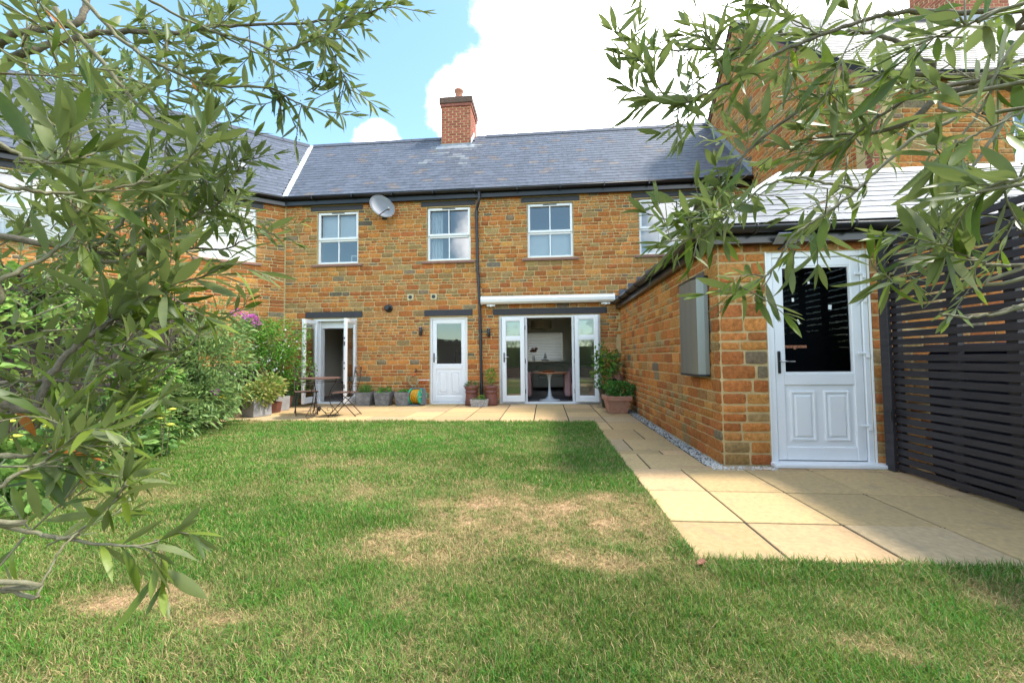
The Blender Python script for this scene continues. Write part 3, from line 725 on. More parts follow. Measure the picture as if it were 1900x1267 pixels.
# awning cassette
aw = thing('awning_cassette', 'closed white retractable awning cassette above the wide french doors', 'awning', (.06, FY-.12, 2.36))
ob('cassette', MB().prism([(FY-.03, 2.34), (FY-.03, 2.50), (FY-.09, 2.525), (FY-.18, 2.50), (FY-.215, 2.44), (FY-.205, 2.375), (FY-.15, 2.335)], 'x', -1.47, 1.58), S['white'], aw)
for x in (-1.475, 1.57): ob('end_cap', MB().prism([(FY-.02, 2.33), (FY-.02, 2.51), (FY-.09, 2.535), (FY-.19, 2.505), (FY-.225, 2.44), (FY-.212, 2.365), (FY-.15, 2.325)], 'x', x, x+.02), S['upvc'], aw)
for x in (-1.25, 1.40):
    ob('bracket', MB().box(x-.10, x+.10, FY-.12, FY-.03, 2.285, 2.33, .01).tube([(x, FY-.14, 2.30), (x, FY-.02, 2.30)], .028, 12), S['white'], aw)
    ob('bolt', MB().tube([(x-.05, FY-.128, 2.305), (x-.05, FY-.12, 2.305)], .014, 8).tube([(x+.05, FY-.128, 2.305), (x+.05, FY-.12, 2.305)], .014, 8), S['chrome'], aw)

# satellite dish
ds = thing('satellite_dish', 'grey oval satellite dish mounted under the eaves between two upper windows', 'satellite dish', (-3.9, FY, 4.62))
Nd = Vector((.28, -.93, .22)).normalized(); Xd = Vector((.70, .05, -.70)); Xd = (Xd-Nd*Xd.dot(Nd)).normalized(); Yd_ = Nd.cross(Xd)
MD = Matrix(((Xd.x, Yd_.x, Nd.x, -3.80), (Xd.y, Yd_.y, Nd.y, 8.95), (Xd.z, Yd_.z, Nd.z, 4.70), (0, 0, 0, 1)))
vs = []; fs = []; n = 36; m = 6
for sgn, dz in ((1, 0), (1, -.012)):
    for i in range(m+1):
        r_ = i/m
        for k in range(n): vs.append((.325*r_*math.cos(2*math.pi*k/n), .235*r_*math.sin(2*math.pi*k/n), .075*r_*r_-.075+dz))
for q in (0, 1):
    o_ = q*(m+1)*n
    fs += [(o_+i*n+k, o_+i*n+(k+1) % n, o_+(i+1)*n+(k+1) % n, o_+(i+1)*n+k) for i in range(m) for k in range(n)]
fs += [(m*n+k, m*n+(k+1) % n, (2*m+1)*n+(k+1) % n, (2*m+1)*n+k) for k in range(n)]
ob('reflector', MB(MD).add(vs, fs), S['dish'], ds, True)
ob('rim', MB(MD).tube([(.326*math.cos(2*math.pi*k/n), .236*math.sin(2*math.pi*k/n), 0) for k in range(n+1)], .006, 6), S['zinc'], ds, True)
ob('feed_arm', MB(MD).tube([(.13, -.232, -.01), (.22, -.10, .16), (.26, -.02, .22)], .011, 8), S['black'], ds, True)
ob('receiver_head', MB(MD).tube([(.26, -.02, .24), (.235, -.01, .15)], .03, 12), S['dish'], ds, True)
ob('wall_bracket', MB().tube([tuple(MD@Vector((0, 0, -.09))), (-3.86, 9.12, 4.60), (-3.86, 9.24, 4.56)], .02, 8).box(-3.92, -3.80, 9.225, 9.249, 4.48, 4.64), S['black'], ds, True)

# rooms behind the openings
def room(x0, x1, y0, y1, z0, z1, mat, fmat, back_open=None):
    t = .05; m = MB()
    m.box(x0-t, x0, y0, y1, z0, z1).box(x1, x1+t, y0, y1, z0, z1).box(x0-t, x1+t, y0, y1+t, z1+.001, z1+t)
    if back_open: backing_y(m, x0-t, x1+t, z0, z1, back_open, y1+.001, y1+t)
    else: m.box(x0-t, x1+t, y1+.001, y1+t, z0, z1)
    ob('room', m, mat, house)
    ob('room_floor', MB().box(x0-t, x1+t, y0, y1+t, z0-t, z0+.012), fmat, house)
def backing_y(m, u0, u1, z0, z1, ops, y0, y1):
    b_ = MB(); backing(b_, u0, u1, z0, z1, ops, y0, y1); m.add(b_.v, b_.f)
room(-1.7, 3.0, FY+.281, 14.2, 0.02, 2.45, S['roomdark'], S['carpet'], [(-.62, .62, 1.0, 1.95)])
room(-3.5, -1.76, FY+.281, 12.6, 0.02, 2.45, S['room'], S['carpet'])
room(-6.3, -3.56, FY+.281, 13.0, 0.02, 2.45, S['room'], S['carpet'])
room(-6.3, 4.4, FY+.281, 12.0, 2.62, 4.88, S['room'], S['carpet'])
# ================================================================== interior furniture seen through the openings
def at_y(u, v, Y):
    d = CF+CR*(u-950)/FPX-CU*(v-633.5)/FPX; return CAM+d*Y/d[1]
bl = thing('venetian_blind', 'white slatted venetian blind over the living room back window', 'blind', (0, 14.1, 1.0))
for k in range(17): ob('slat', MB(Matrix.Translation((0, 14.08, 1.03+k*.055)) @ Matrix.Rotation(rad(40), 4, 'X')).box(-.6, .6, -.026, .026, -.001, .001), S['white'], bl)
ob('bottom_rail', MB().box(-.6, .6, 14.06, 14.10, .985, 1.005), S['white'], bl)
tt = thing('pedestal_table', 'white tulip pedestal table with round orange wooden top in the living room', 'table', (.10, 9.85, .03))
ob('pedestal', MB().lathe([(.26, 0), (.25, .012), (.12, .035), (.055, .10), (.032, .25), (.030, .45), (.05, .58), (.10, .655), (.12, .66)], 24, (.10, 9.85, .032)), S['white'], tt, True)
ob('table_top', MB().lathe([(.44, 0), (.455, .012), (.44, .028)], 40, (.10, 9.85, .692)), S['wood'], tt)
tr_ = tag(ob('serving_tray', MB().lathe([(.14, 0), (.17, .03), (.16, .035), (.13, .01)], 24, (.08, 9.83, .722), cap=True), S['wood']), 'small round wooden tray on the pedestal table', 'tray')
for k, (x, lab) in enumerate(((.98, 'pink upholstered armchair with short dark legs to the right of the pedestal table'), (-.86, 'pink upholstered armchair with short dark legs to the left of the pedestal table'))):
    ac = thing('armchair', lab, 'armchair', (x, 10.1, .03), 0, 'pink armchairs in the living room')
    ob('seat', MB().box(x-.36, x+.36, 9.8, 10.5, .12, .44, .03), S['pink'], ac); ob('backrest', MB().box(x-.38, x+.38, 10.46, 10.62, .12, .82, .05), S['pink'], ac)
    for s in (-1, 1): ob('arm', MB().box(x+s*.43-.08, x+s*.43+.08, 9.78, 10.6, .12, .72, .04), S['pink'], ac)
    for sx in (-1, 1):
        for yy in (9.85, 10.52): ob('leg', MB().lathe([(.022, 0), (.03, .10)], 10, (x+sx*.40, yy, .032)), S['darkwood'], ac)
sf = thing('sofa', 'olive grey sofa below the blind in the living room', 'sofa', (.45, 13.0, .03))
ob('seat', MB().box(-.30, 1.7, 12.7, 13.4, .12, .45, .04), S['sofa'], sf); ob('backrest', MB().box(-.30, 1.7, 13.38, 13.62, .12, .86, .06), S['sofa'], sf)
for x in (-.40, 1.6): ob('arm', MB().box(x, x+.2, 12.68, 13.5, .12, .64, .04), S['sofa'], sf)
pl = thing('pendant_lamp', 'beige drum pendant lampshade hanging in the living room', 'lamp', (-.15, 11.6, 2.0))
ob('shade', MB().lathe([(.30, 0), (.30, .24)], 32, (-.1, 11.6, 1.92), cap=False), S['sofa'], pl, True); ob('cord', MB().tube([(-.1, 11.6, 2.1), (-.1, 11.6, 2.45)], .006, 6), S['black'], pl)
vz = thing('vase_of_flowers', 'glass vase of golden flowers on the living room window ledge', 'vase', (-.42, 13.9, .95))
ob('ledge_shelf', MB().box(-.66, .66, 13.8, 14.19, .93, .955), S['white'], house)
ob('vase', MB().lathe([(.04, 0), (.05, .1), (.03, .2)], 16, (-.40, 13.95, .957)), S['glass'], vz)
for k in range(9):
    an = k*2.4; ob('flower', MB().lathe([(.01, -.05), (.06, -.02), (.075, .02), (.03, .05)], 8, (-.40+.16*math.cos(an)*rng.random(), 13.95+.06*math.sin(an), 1.30+.1*rng.random())), S['bright_yellow'] if False else S['wood'], vz)
sb = thing('model_boat', 'small wooden model boat on the living room window ledge', 'ornament', (.05, 13.95, .955))
ob('hull', MB().prism([(-.10, .96), (.10, .96), (.16, 1.01), (-.16, 1.01)], 'y', 13.93, 13.97), S['darkwood'], sb); ob('sail', MB().prism([(-.08, 1.03), (.09, 1.03), (.01, 1.25)], 'y', 13.946, 13.954), S['white'], sb)
nf = thing('dimming_wall', 'pale wall added beyond the living room back window to dim its glare', 'wall', (0, 18, 0))  # added wall, cuts the brightness coming through the back window
ob('brickwork', MB().box(-4, 4, 18, 18.2, -.1, 2.6), material('dimming_wall_face', (.42, .38, .33), (.34, .3, .26), scale=3, rough=.9), nf); ob('coping', MB().box(-4, 4, 17.96, 18.24, 2.601, 2.66), S['lead'], nf)
# kitchen behind the panelled door
kc = thing('kitchen_counter', 'dark kitchen counter with pale units behind the panelled back door', 'counter', (-2.6, 11.8, .03))
ob('unit', MB().box(-3.45, -1.8, 11.6, 12.2, .032, .88), S['fridge'], kc); ob('worktop', MB().box(-3.47, -1.78, 11.56, 12.22, .882, .92), S['lamp'], kc)
tp = tag(ob('kitchen_tap', MB().tube([(-2.75, 11.95, .92), (-2.75, 11.95, 1.22), (-2.72, 11.93, 1.30), (-2.65, 11.9, 1.32), (-2.60, 11.88, 1.27), (-2.60, 11.88, 1.2)], .013, 10), S['chrome'], None, True), 'tall curved steel tap standing on the kitchen counter', 'tap')
wc = tag(ob('wall_cupboard', MB().box(-3.45, -2.55, 12.0, 12.35, 1.5, 2.2, .01), S['fridge']), 'pale kitchen wall cupboard above the counter', 'cupboard')
# dining room behind the narrow french doors
fg = thing('fridge_freezer', 'tall off-white fridge freezer inside the narrow french doors', 'fridge', (-5.85, 11.6, .03))
ob('lower_door', MB().box(-6.08, -5.68, 11.4, 12.0, .04, 1.05, .012), S['fridge'], fg); ob('upper_door', MB().box(-6.08, -5.68, 11.4, 12.0, 1.06, 1.85, .012), S['fridge'], fg)
for z in (.95, 1.18): ob('handle', MB().tube([(-5.72, 11.37, z-.1), (-5.72, 11.37, z+.1)], .012, 8), S['chrome'], fg)
for k, (x, z, lab) in enumerate(((-5.98, 1.66, 'pale card stuck near the top of the fridge door'), (-5.80, 1.50, 'small red and white card stuck on the fridge door'), (-5.98, 1.25, 'pale note stuck low on the fridge door'))):
    tag(ob('card', MB().box(x-.07, x+.07, 11.388, 11.396, z-.10, z+.10), S['print']), lab, 'card', 'cards on the fridge door')
dc = thing('dining_chair', 'dark wooden dining chair with red seat inside the narrow french doors', 'chair', (-5.25, 10.4, .03))
ob('seat', MB().box(-5.45, -5.05, 10.2, 10.6, .44, .49, .01), S['darkwood'], dc); ob('backrest', MB().box(-5.45, -5.05, 10.57, 10.61, .6, .95, .008), S['darkwood'], dc)
for x in (-5.43, -5.10):
    for y in (10.22, 10.58): ob('leg', MB().box(x, x+.035, y, y+.03, .032, .44 if y < 10.5 else .6), S['darkwood'], dc)
tall = tag(ob('dark_cupboard', MB().box(-5.64, -5.1, 11.2, 11.8, .035, 2.1, .01), S['darkwood']), 'tall dark cupboard to the right of the fridge freezer', 'cupboard')

# ================================================================== neighbouring house on the left, set at an angle
WA = rad(37); MW = Mframe((-6.41, FY, 0), WA)
left = thing('neighbouring_house', 'stone neighbour house with slate roof angled forward behind the olive branches', 'house', (-8.8, 7.4, 0))
LOP = [(-1.71, -.62, 3.433, 4.733), (-4.85, -3.75, 3.433, 4.733)]
mb = MB(MW); backing(mb, -11.0, 0.0, -.1, 5.02, LOP, 0, .28); lw = ob('wall', mb, S['mortar'], left)
r3 = random.Random(21)
items = lay(MW, -7.5, -.015, [0, 3.36, 3.433, 4.745, 4.93], LOP+[(o[0]-.12, o[1]+.12, o[2]-.075, o[2]) for o in LOP]+[(o[0]-.14, o[1]+.14, 4.755, 4.93) for o in LOP], r=r3)
pieces('stone', 'stonework', items, STONE, STONE_ME, S['stone_a'], lw, 250, True)
for o in LOP:
    make_window(left, MW, *o, blind='curtain'); ob('lintel', MB(MW).box(o[0]-.14, o[1]+.14, -.02, .2, 4.755, 4.88), S['lintel'], left)
ob('movement_joint', MB(MW).box(-.012, -.002, -.014, .02, 0, 4.88), S['mortar'], left)
t_ = MB(MW); t_.box(-11, -.3, .29, .34, 0, 5.0).box(-11, -.3, .34, 3.2, 2.5, 2.55); ob('room', t_, S['roomdark'], left)
# roof: eave parallel to the wall
def wpt(u, y, z): return np.array(MW @ Vector((u, y, z)))
E0 = C0; dl = np.array([math.cos(WA), math.sin(WA), 0]); nl = np.array([-math.sin(WA), math.cos(WA), 0])
LR = VT; LEN = 11.0
mb = MB(); mb.slab([tuple(E0), tuple(LR), tuple(LR-dl*LEN), tuple(E0-dl*LEN)], .06); mb.slab([tuple(LR), tuple(LR+nl*2.4+np.array([0, 0, -2.6])), tuple(LR-dl*LEN+nl*2.4+np.array([0, 0, -2.6])), tuple(LR-dl*LEN)], .06)
lroof = ob('roof', mb, S['underlay'], left)
sdl = nl*(RY-EY)/SL+np.array([0, 0, (RZ-EZ)/SL])
kx = ((LR-E0)@dl)/SL
it = slate_items(E0, dl, sdl, LEN, SL, .165, .25, lambda s: (-8.2, kx*s-.06), random.Random(8), base=(0.095, 0.104, 0.132))
pieces('slate', 'slates', it, SLATEV, SLATE_ME, S['slate_a'], lroof, 250)
for i in range(24):
    p = LR-dl*(.05+i*.36); q = LR-dl*(.05+(i+1)*.36-.008)
    MT = Matrix(((dl[0], nl[0], 0, q[0]), (dl[1], nl[1], 0, q[1]), (0, 0, 1, 0), (0, 0, 0, 1)))
    ob('ridge_tile', MB(MT).prism([(-.13, RZ-.10), (-.125, RZ-.075), (0, RZ+.065), (.125, RZ-.075), (.13, RZ-.10), (0, RZ+.045)], 'x', 0, .352), S['slate_o'], lroof).color = (0.07, 0.075, 0.095, 1)
mvx = np.column_stack([dl, sdl, np.cross(dl, sdl)]); pv = E0-dl*.95+sdl*1.05
MV = Matrix([[*mvx[0], pv[0]], [*mvx[1], pv[1]], [*mvx[2], pv[2]], [0, 0, 0, 1]])
ob('tile_vent', MB(MV).box(-.15, .15, 0, .14, 0, .03).prism([(0, .03), (.14, .03), (.14, .10), (.0, .07)], 'x', -.15, .15), S['zinc'], lroof)
ob('tile_vent_slot', MB(MV).box(-.13, .13, -.004, .01, .025, .06), S['black'], lroof)
ob('fascia', MB(MW).box(-9, -.02, -.115, -.09, 4.885, 5.05), S['black'], left); ob('soffit', MB(MW).box(-9, -.05, -.088, -.005, 4.90, 4.915), S['black'], left)
g2 = gp-dl*9
ob('gutter', gutter_run([tuple(gp-dl*.005), tuple(g2)]), S['black'], left, True)

# ================================================================== single-storey store on the right
OX, OY = 1.74, 4.12
store = thing('stone_outbuilding', 'single-storey stone outbuilding with hipped slate roof and white half-glazed door', 'outbuilding', (3.3, 5.5, 0))
MS = Mframe((OX, FY-.02, 0), -math.pi/2)       # side wall: x runs towards the garden
MN = Mframe((0, OY, 0), 0)                      # front wall
LS_ = FY-.02-OY
KD = (2.215, 3.15, 0.0, 2.105)
mb = MB(MS); mb.box(0, LS_-.0005, 0.0, .28, -.1, 2.2); mb.M = MN; b2 = MB(MN); backing(b2, OX+.001, 7.5, -.1, 2.25, [KD], 0.0, .25); mb.v += b2.v; mb.f += [tuple(i+len(mb.c) for i in f) for f in b2.f]; mb.c += b2.c
swall = ob('wall', mb, S['mortar'], store)
r4 = random.Random(31)
big = (0.085, 0.10, 0.12, 0.135, 0.145)
keys = [0.0, 1.05, 2.105, 2.2]
rs = random.Random(77); cs_ = courses([0.0, 2.2], (0.082, 0.095, 0.118, 0.135, 0.145), rs)
kz = sorted({0.0, *[b for a, b in cs_]})
items = lay(MS, 0.0, LS_+.010, kz, [], hs=(9.0,), r=r4, lens=(1.3, 2.3), proud=.011)
items += lay(MN, OX+.012, 7.3, kz, [(KD[0]-.012, KD[1]+.012, 0, 2.115)], hs=(9.0,), r=r4, lens=(1.5, 2.5), proud=.012, joint=.022)
pieces('stone', 'stonework', items, STONE, STONE_ME, S['stone_a'], swall, 290, True)
dr = panelled_half_door(store, MN, *KD, .90, S['glassdark'], rec=.0, hside='l', hh=1.01)
ob('door_sill', MB(MN).box(KD[0]-.03, KD[1]+.08, -.10, -.002, .0, .04, .008), S['upvc'], store)
ob('sealant_edge', MB(MN).box(KD[0]-.014, KD[0]-.001, -.012, .03, .04, 2.11).box(KD[1]+.001, KD[1]+.014, -.012, .03, .04, 2.11), S['white'], store)
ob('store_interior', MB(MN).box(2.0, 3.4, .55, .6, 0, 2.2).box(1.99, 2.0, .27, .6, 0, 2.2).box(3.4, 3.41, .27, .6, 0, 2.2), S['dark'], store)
# lettering and stickers seen behind the glass
cu = bpy.data.curves.new('lettering', 'FONT'); cu.body = 'mongoose'; cu.size = .078; cu.extrude = .001; cu.offset = .0016; cu.align_x = 'LEFT'
to = bpy.data.objects.new('lettering_tmp', cu); COL.objects.link(to)
dg = bpy.context.evaluated_depsgraph_get(); me = bpy.data.meshes.new_from_object(to.evaluated_get(dg)); bpy.data.objects.remove(to)
for v in me.vertices: v.co = Vector((v.co.x*.66+2.372, OY+.0335-v.co.z, v.co.y*.72+1.15))
me.materials.clear(); me.materials.append(S['letters']); o = bpy.data.objects.new('lettering', me); COL.objects.link(o); par(o, dr); o['label'] = 'orange-brown word mongoose behind the glass'
for (x, z, w_, h_, t_) in ((2.475, 1.63, .02, .035, 0), (2.52, 1.41, .02, .05, -.5), (2.82, 1.55, .03, .045, .1), (2.63, 1.80, .02, .025, 0)):
    ob('sticker', MB(Matrix.Translation((x, OY+.0325, z)) @ Matrix.Rotation(t_, 4, 'Y')).box(-w_/2, w_/2, -.001, .0, -h_/2, h_/2), S['white'], dr)

# hipped roof
PZ0, PZR = 2.34, 3.50; xe, ye = 1.585, 3.94; dr_ = 1.62; XR = 8.0
P = lambda x, y, z: (x, y, z)
A0 = P(xe, ye, PZ0); A1 = P(xe+dr_, ye+dr_, PZR)
mb = MB(); mb.slab([A0, P(XR, ye, PZ0), P(XR, ye+dr_, PZR), A1], .05); mb.slab([A0, A1, P(xe+dr_, FY, PZR), P(xe, FY, PZ0)], .05)
mb.slab([A1, P(XR, ye+dr_, PZR), P(XR, ye+2*dr_, PZ0), P(xe+2*dr_, ye+2*dr_, PZ0)], .05); mb.slab([A1, P(xe+2*dr_, ye+2*dr_, PZ0), P(xe+2*dr_, FY, PZ0), P(xe+dr_, FY, PZR)], .05)
sroof = ob('roof', mb, S['underlay'], store)
SS = math.hypot(dr_, PZR-PZ0); c_, s_ = dr_/SS, (PZR-PZ0)/SS
it = slate_items(A0, (1, 0, 0), (0, c_, s_), XR-xe, SS, .196, .25, lambda s: (s*c_+.05, 5.6), random.Random(4), base=(0.17, 0.173, 0.19), var=.14)
it += slate_items(P(xe, FY, PZ0), (0, -1, 0), (c_, 0, s_), FY-ye, SS, .196, .25, lambda s: (0.0, FY-ye-s*c_-.05), random.Random(6), base=(0.15, 0.155, 0.175), var=.1)
pieces('slate', 'slates', it, SLATEV, SLATE_ME, S['slate_a'], sroof, 290)
ob('hip_flashing', MB().tube([tuple(np.array(A0)+[.0, .0, .03]), tuple(np.array(A1)+[0, 0, .03])], .035, 10).slab([P(xe-.03, ye+.09, PZ0+.03), P(xe+.10, ye-.03, PZ0+.03), P(xe+dr_+.10, ye+dr_-.04, PZR+.028), P(xe+dr_-.04, ye+dr_+.1, PZR+.028)], .008), S['paleLead'], sroof)
ob('ridge_flashing', MB().prism([(ye+dr_-.13, PZR-.06), (ye+dr_, PZR+.05), (ye+dr_+.13, PZR-.06), (ye+dr_, PZR+.03)], 'x', xe+dr_, XR), S['lead'], sroof)
# stepped flashing where the side slope meets the house
for k in range(8):
    x = xe-.05+k*.20; z = PZ0+(x-xe)*s_/c_
    ob('step_flashing', MB().prism([(x, z-.02), (x+.22, z+.22*s_/c_-.02), (x+.22, z+.22*s_/c_+.03), (x+.03, z+.17), (x-.02, z+.17)], 'y', FY-.036, FY-.030), S['slate_o'], sroof).color = (.10, .105, .14, 1)
# fascia, gutters round the corner
ob('fascia', MB().box(xe+.05, 7.6, ye+.055, ye+.08, 2.175, 2.33).box(xe+.055, xe+.08, ye+.081, FY-.01, 2.175, 2.33), S['black'], store)
ob('soffit', MB().box(xe+.081, 7.6, ye+.081, OY-.03, 2.176, 2.186).box(xe+.081, OX-.02, OY-.029, FY-.01, 2.176, 2.186), S['black'], store)
gz = 2.315
sg_ = ob('gutter', gutter_run([(7.6, ye-.005, gz), (xe+.02, ye-.005, gz), (xe-.005, ye+.02, gz), (xe-.005, FY-.33, gz)], .06), S['black'], store, True)
for x in (2.02, 2.9, 3.75, 4.6): ob('bracket', MB().tube([(x, ye-.005+math.cos(a)*.066, gz-math.sin(a)*.066) for a in np.linspace(-.1, math.pi+.1, 10)], .011, 6), S['black'], sg_, True)
for y in (4.5, 5.2, 6.0, 6.8, 7.5, 8.2): ob('bracket', MB().tube([(xe-.005+math.cos(a)*.066, y, gz-math.sin(a)*.066) for a in np.linspace(-.1, math.pi+.1, 10)], .011, 6), S['black'], sg_, True)
# solar light under the front gutter
sl = thing('solar_light', 'small solar security light with blue panel under the outbuilding gutter', 'light', (2.32, 4.0, 2.2))
ob('solar_panel', MB(Matrix.Translation((2.33, 3.955, 2.205)) @ Matrix.Rotation(rad(-35), 4, 'X')).box(-.10, .10, -.06, .06, 0, .008), S['solar'], sl)
ob('panel_frame', MB(Matrix.Translation((2.33, 3.955, 2.198)) @ Matrix.Rotation(rad(-35), 4, 'X')).box(-.106, .106, -.066, .066, -.004, .006, .002), S['zinc'], sl)
ob('bracket', MB().tube([(2.33, 3.97, 2.19), (2.33, 4.0, 2.15), (2.33, OY-.02, 2.13)], .012, 8), S['black'], sl)
# steel unit on the side wall
st = thing('wall_mounted_steel_box', 'tall brushed steel box with dark end caps mounted on the outbuilding side wall', 'wall box', (OX-.05, 4.58, .86))
ob('steel_cover', MB().prism([(OX-.02, 4.86), (OX-.125, 4.86), (OX-.145, 4.82), (OX-.15, 4.66), (OX-.146, 4.44), (OX-.125, 4.345), (OX-.06, 4.315), (OX-.02, 4.31)], 'z', .885, 1.905), S['steel'], st)
for z in (.862, 1.905): ob('end_cap', MB().prism([(OX-.018, 4.87), (OX-.13, 4.87), (OX-.152, 4.82), (OX-.157, 4.66), (OX-.153, 4.435), (OX-.13, 4.337), (OX-.06, 4.30), (OX-.018, 4.30)], 'z', z, z+.022), S['black'], st)
ob('catch', MB().box(OX-.12, OX-.06, 4.865, 4.885, 1.36, 1.41, .004), S['black'], st)
ob('cable', MB().tube([(OX-.05, 4.885, 1.36), (OX-.055, 4.90, 1.2), (OX-.04, 4.89, 1.0), (OX-.03, 4.88, .87)], .006, 6), S['black'], st)

# ================================================================== taller house behind the outbuilding
tallh = thing('gable_end_house', 'taller stone house with steep gable and red brick chimney behind the outbuilding', 'house', (7.5, 8.5, 0))
TY0, TYA, TZE, TZA = 5.9, 9.72, 5.05, 9.12; te = np.array([math.cos(rad(4.75)), math.sin(rad(4.75)), 0])
MTs = Mframe((XT, 13.4, 0), -math.pi/2); tl = 13.4-TY0
topfn = lambda u: TZE+max(0.0, min((13.4-u)-TY0, 2*TYA-TY0-(13.4-u)))*(TZA-TZE)/(TYA-TY0)
mb = MB(); mb.prism([(TY0, -.1), (TY0, TZE), (TYA, TZA), (13.4, TZA-(13.4-TYA)*(TZA-TZE)/(TYA-TY0)), (13.4, -.1)], 'x', XT+.0, XT+.28)
MTf = Mframe((XT, TY0, 0), rad(4.75)); TOP = [(2.0, 3.1, 3.6, 4.7), (4.4, 5.5, 3.6, 4.7)]
b2 = MB(MTf); backing(b2, .0, 8.0, -.1, TZE, TOP, 0.001, .28); n0 = len(mb.v); mb.v += b2.v; mb.f += [tuple(i+n0 for i in f) for f in b2.f]; mb.c += b2.c
twall = ob('wall', mb, S['mortar'], tallh)
r5 = random.Random(41)
items = lay(MTs, .6, tl-.25, [2.3, 5.05, 9.1], [], r=r5, topfn=topfn, skip=lambda u, z: (13.4-u) > EY and z < EZ+(RZ-EZ)/(RY-EY)*min(13.4-u-EY, RY-EY)-.1 and (13.4-u) < RY)
items += lay(MTf, .25, 7.5, [2.8, 3.52, 3.6, 4.7, 5.0], TOP, r=r5)
pieces('stone', 'stonework', items, STONE, STONE_ME, S['stone_a'], twall, 280, True)
its = []; bricks(MTf, .235, 2.6, 4.98, 0, its, .012); bricks(Mframe((XT, TY0+.235, 0), -math.pi/2), .235, 2.6, 4.98, 0, its, .012)
pieces('brick', 'brickwork', its, BRICKV, BRICK_ME, S['brick_a'], twall, 120)
for o in TOP: make_window(tallh, MTf, *o, blind='half')
E0t = np.array([XT, TY0, TZE])-np.array([.08, .2, .2*(TZA-TZE)/(TYA-TY0)-.12]); R0t = np.array([XT-.08, TYA, TZA+.10])
mb = MB(); mb.slab([tuple(E0t), tuple(E0t+te*9), tuple(R0t+te*9), tuple(R0t)], .06); mb.slab([tuple(R0t), tuple(R0t+te*9), tuple(R0t+te*9+np.array([0, 4, -4.25])), tuple(R0t+np.array([0, 4, -4.25]))], .06)
troof = ob('roof', mb, S['underlay'], tallh)
sv = (R0t-E0t); SLt = np.linalg.norm(sv); sv = sv/SLt
it = slate_items(E0t, te, sv, 9, SLt, .165, .25, lambda s: (0.0, 7.5), random.Random(14), base=(0.10, 0.10, 0.105))
pieces('slate', 'slates', it, SLATEV, SLATE_ME, S['slate_a'], troof, 200)
ob('verge_board', MB().prism([(TY0-.05, TZE-.12), (TYA, TZA-.03), (TYA, TZA+.05), (TY0-.05, TZE-.03)], 'x', XT-.05, XT-.025).prism([(TYA, TZA-.03), (13.3, TZA-.03-(13.3-TYA)*1.066), (13.3, TZA+.05-(13.3-TYA)*1.066), (TYA, TZA+.05)], 'x', XT-.05, XT-.025), S['brick_a'] if False else S['sill'], tallh)
ob('gutter', gutter_run([tuple(E0t+te*8.5+np.array([0, -.03, -.02])), tuple(E0t+np.array([0, -.03, -.02]))]), S['black'], tallh, True)
MC = Mframe(tuple(R0t+te*4.9+np.array([0, -.55, 0])), rad(4.75))
tc_ = ob('chimney', MB(MC).box(0, 1.25, 0, 1.0, -1.0, 2.0), S['mortar'], tallh)
its = []; bricks(MC, 1.25, -.35, 1.9, 0, its); bricks(MC @ Mframe((0, .99, 0), -math.pi/2), .98, -.35, 1.9, 0, its); pieces('brick', 'brickwork', its, BRICKV, BRICK_ME, S['brick_a'], tc_, 120)
ob('apron_flashing', MB(MC).box(-.03, 1.28, -.03, -.02, -.62, -.33), S['lead'], tc_)
ob('abutment_flashing', MB().prism([(EY, EZ+.03), (RY, RZ+.03), (RY, RZ+.22), (EY, EZ+.22)], 'x', XT-.028, XT-.02), S['lead'], tallh)
# ================================================================== ground, paving, gravel, lawn
gr = ob('ground', MB().add([(-300, -300, -.16), (300, -300, -.16), (300, 300, -.16), (-300, 300, -.16)], [(0, 1, 2, 3)]), S['far']); gr['kind'] = 'structure'
pav = ob('patio', MB().box(-7.2, 3.9, 6.68, 9.26, -.14, -.008).box(.785, 1.577, 3.3, 6.679, -.14, -.008).box(.80, 3.9, 2.235, 3.299, -.14, -.0085).box(1.5775, 3.9, 3.30, 3.963, -.14, -.008).box(1.5775, 3.9, 3.9635, 4.119, -.14, -.026).box(3.3, 3.9, -1.5, 2.234, -.14, -.03), S['joint']); pav['kind'] = 'structure'
SLABS = {}
rsl = random.Random(2)
SCOL = [(0.50, 0.35, 0.17), (0.52, 0.37, 0.185), (0.465, 0.33, 0.165), (0.50, 0.335, 0.18), (0.45, 0.33, 0.19)]
def paver(x0, x1, y0, y1):
    key = (round(x1-x0, 2), round(y1-y0, 2))
    if key not in SLABS:
        m = MB().box(-key[0]/2+.007, key[0]/2-.007, -key[1]/2+.007, key[1]/2-.007, -.04, 0, .004)
        me = bpy.data.meshes.new('paving_slab'); me.from_pydata(m.v, [], m.f); me.materials.append(S['slab']); recalc(me); SLABS[key] = me
    o = bpy.data.objects.new('paving_slab', SLABS[key]); COL.objects.link(o); o.parent = pav
    o.location = ((x0+x1)/2, (y0+y1)/2, rsl.uniform(-.0025, .002)); o.rotation_euler = (rsl.uniform(-.002, .002), rsl.uniform(-.002, .002), rsl.uniform(-.003, .003))
    c = rsl.choice(SCOL); k = rsl.uniform(.84, 1.1); o.color = (c[0]*k, c[1]*k, c[2]*k, 1)
def fence_x(y): return -5.138+(y-4.131)*-.36
cols = [1.0-.605*k for k in range(15)][::-1]
rows = [6.69, 7.31, 7.93, 8.56, 9.20]
for j in range(4):
    for i in range(len(cols)-1):
        if cols[i+1] > fence_x(rows[j])+.05: paver(cols[i], cols[i+1], rows[j], rows[j+1])
    paver(1.0, 1.575, rows[j], rows[j+1])
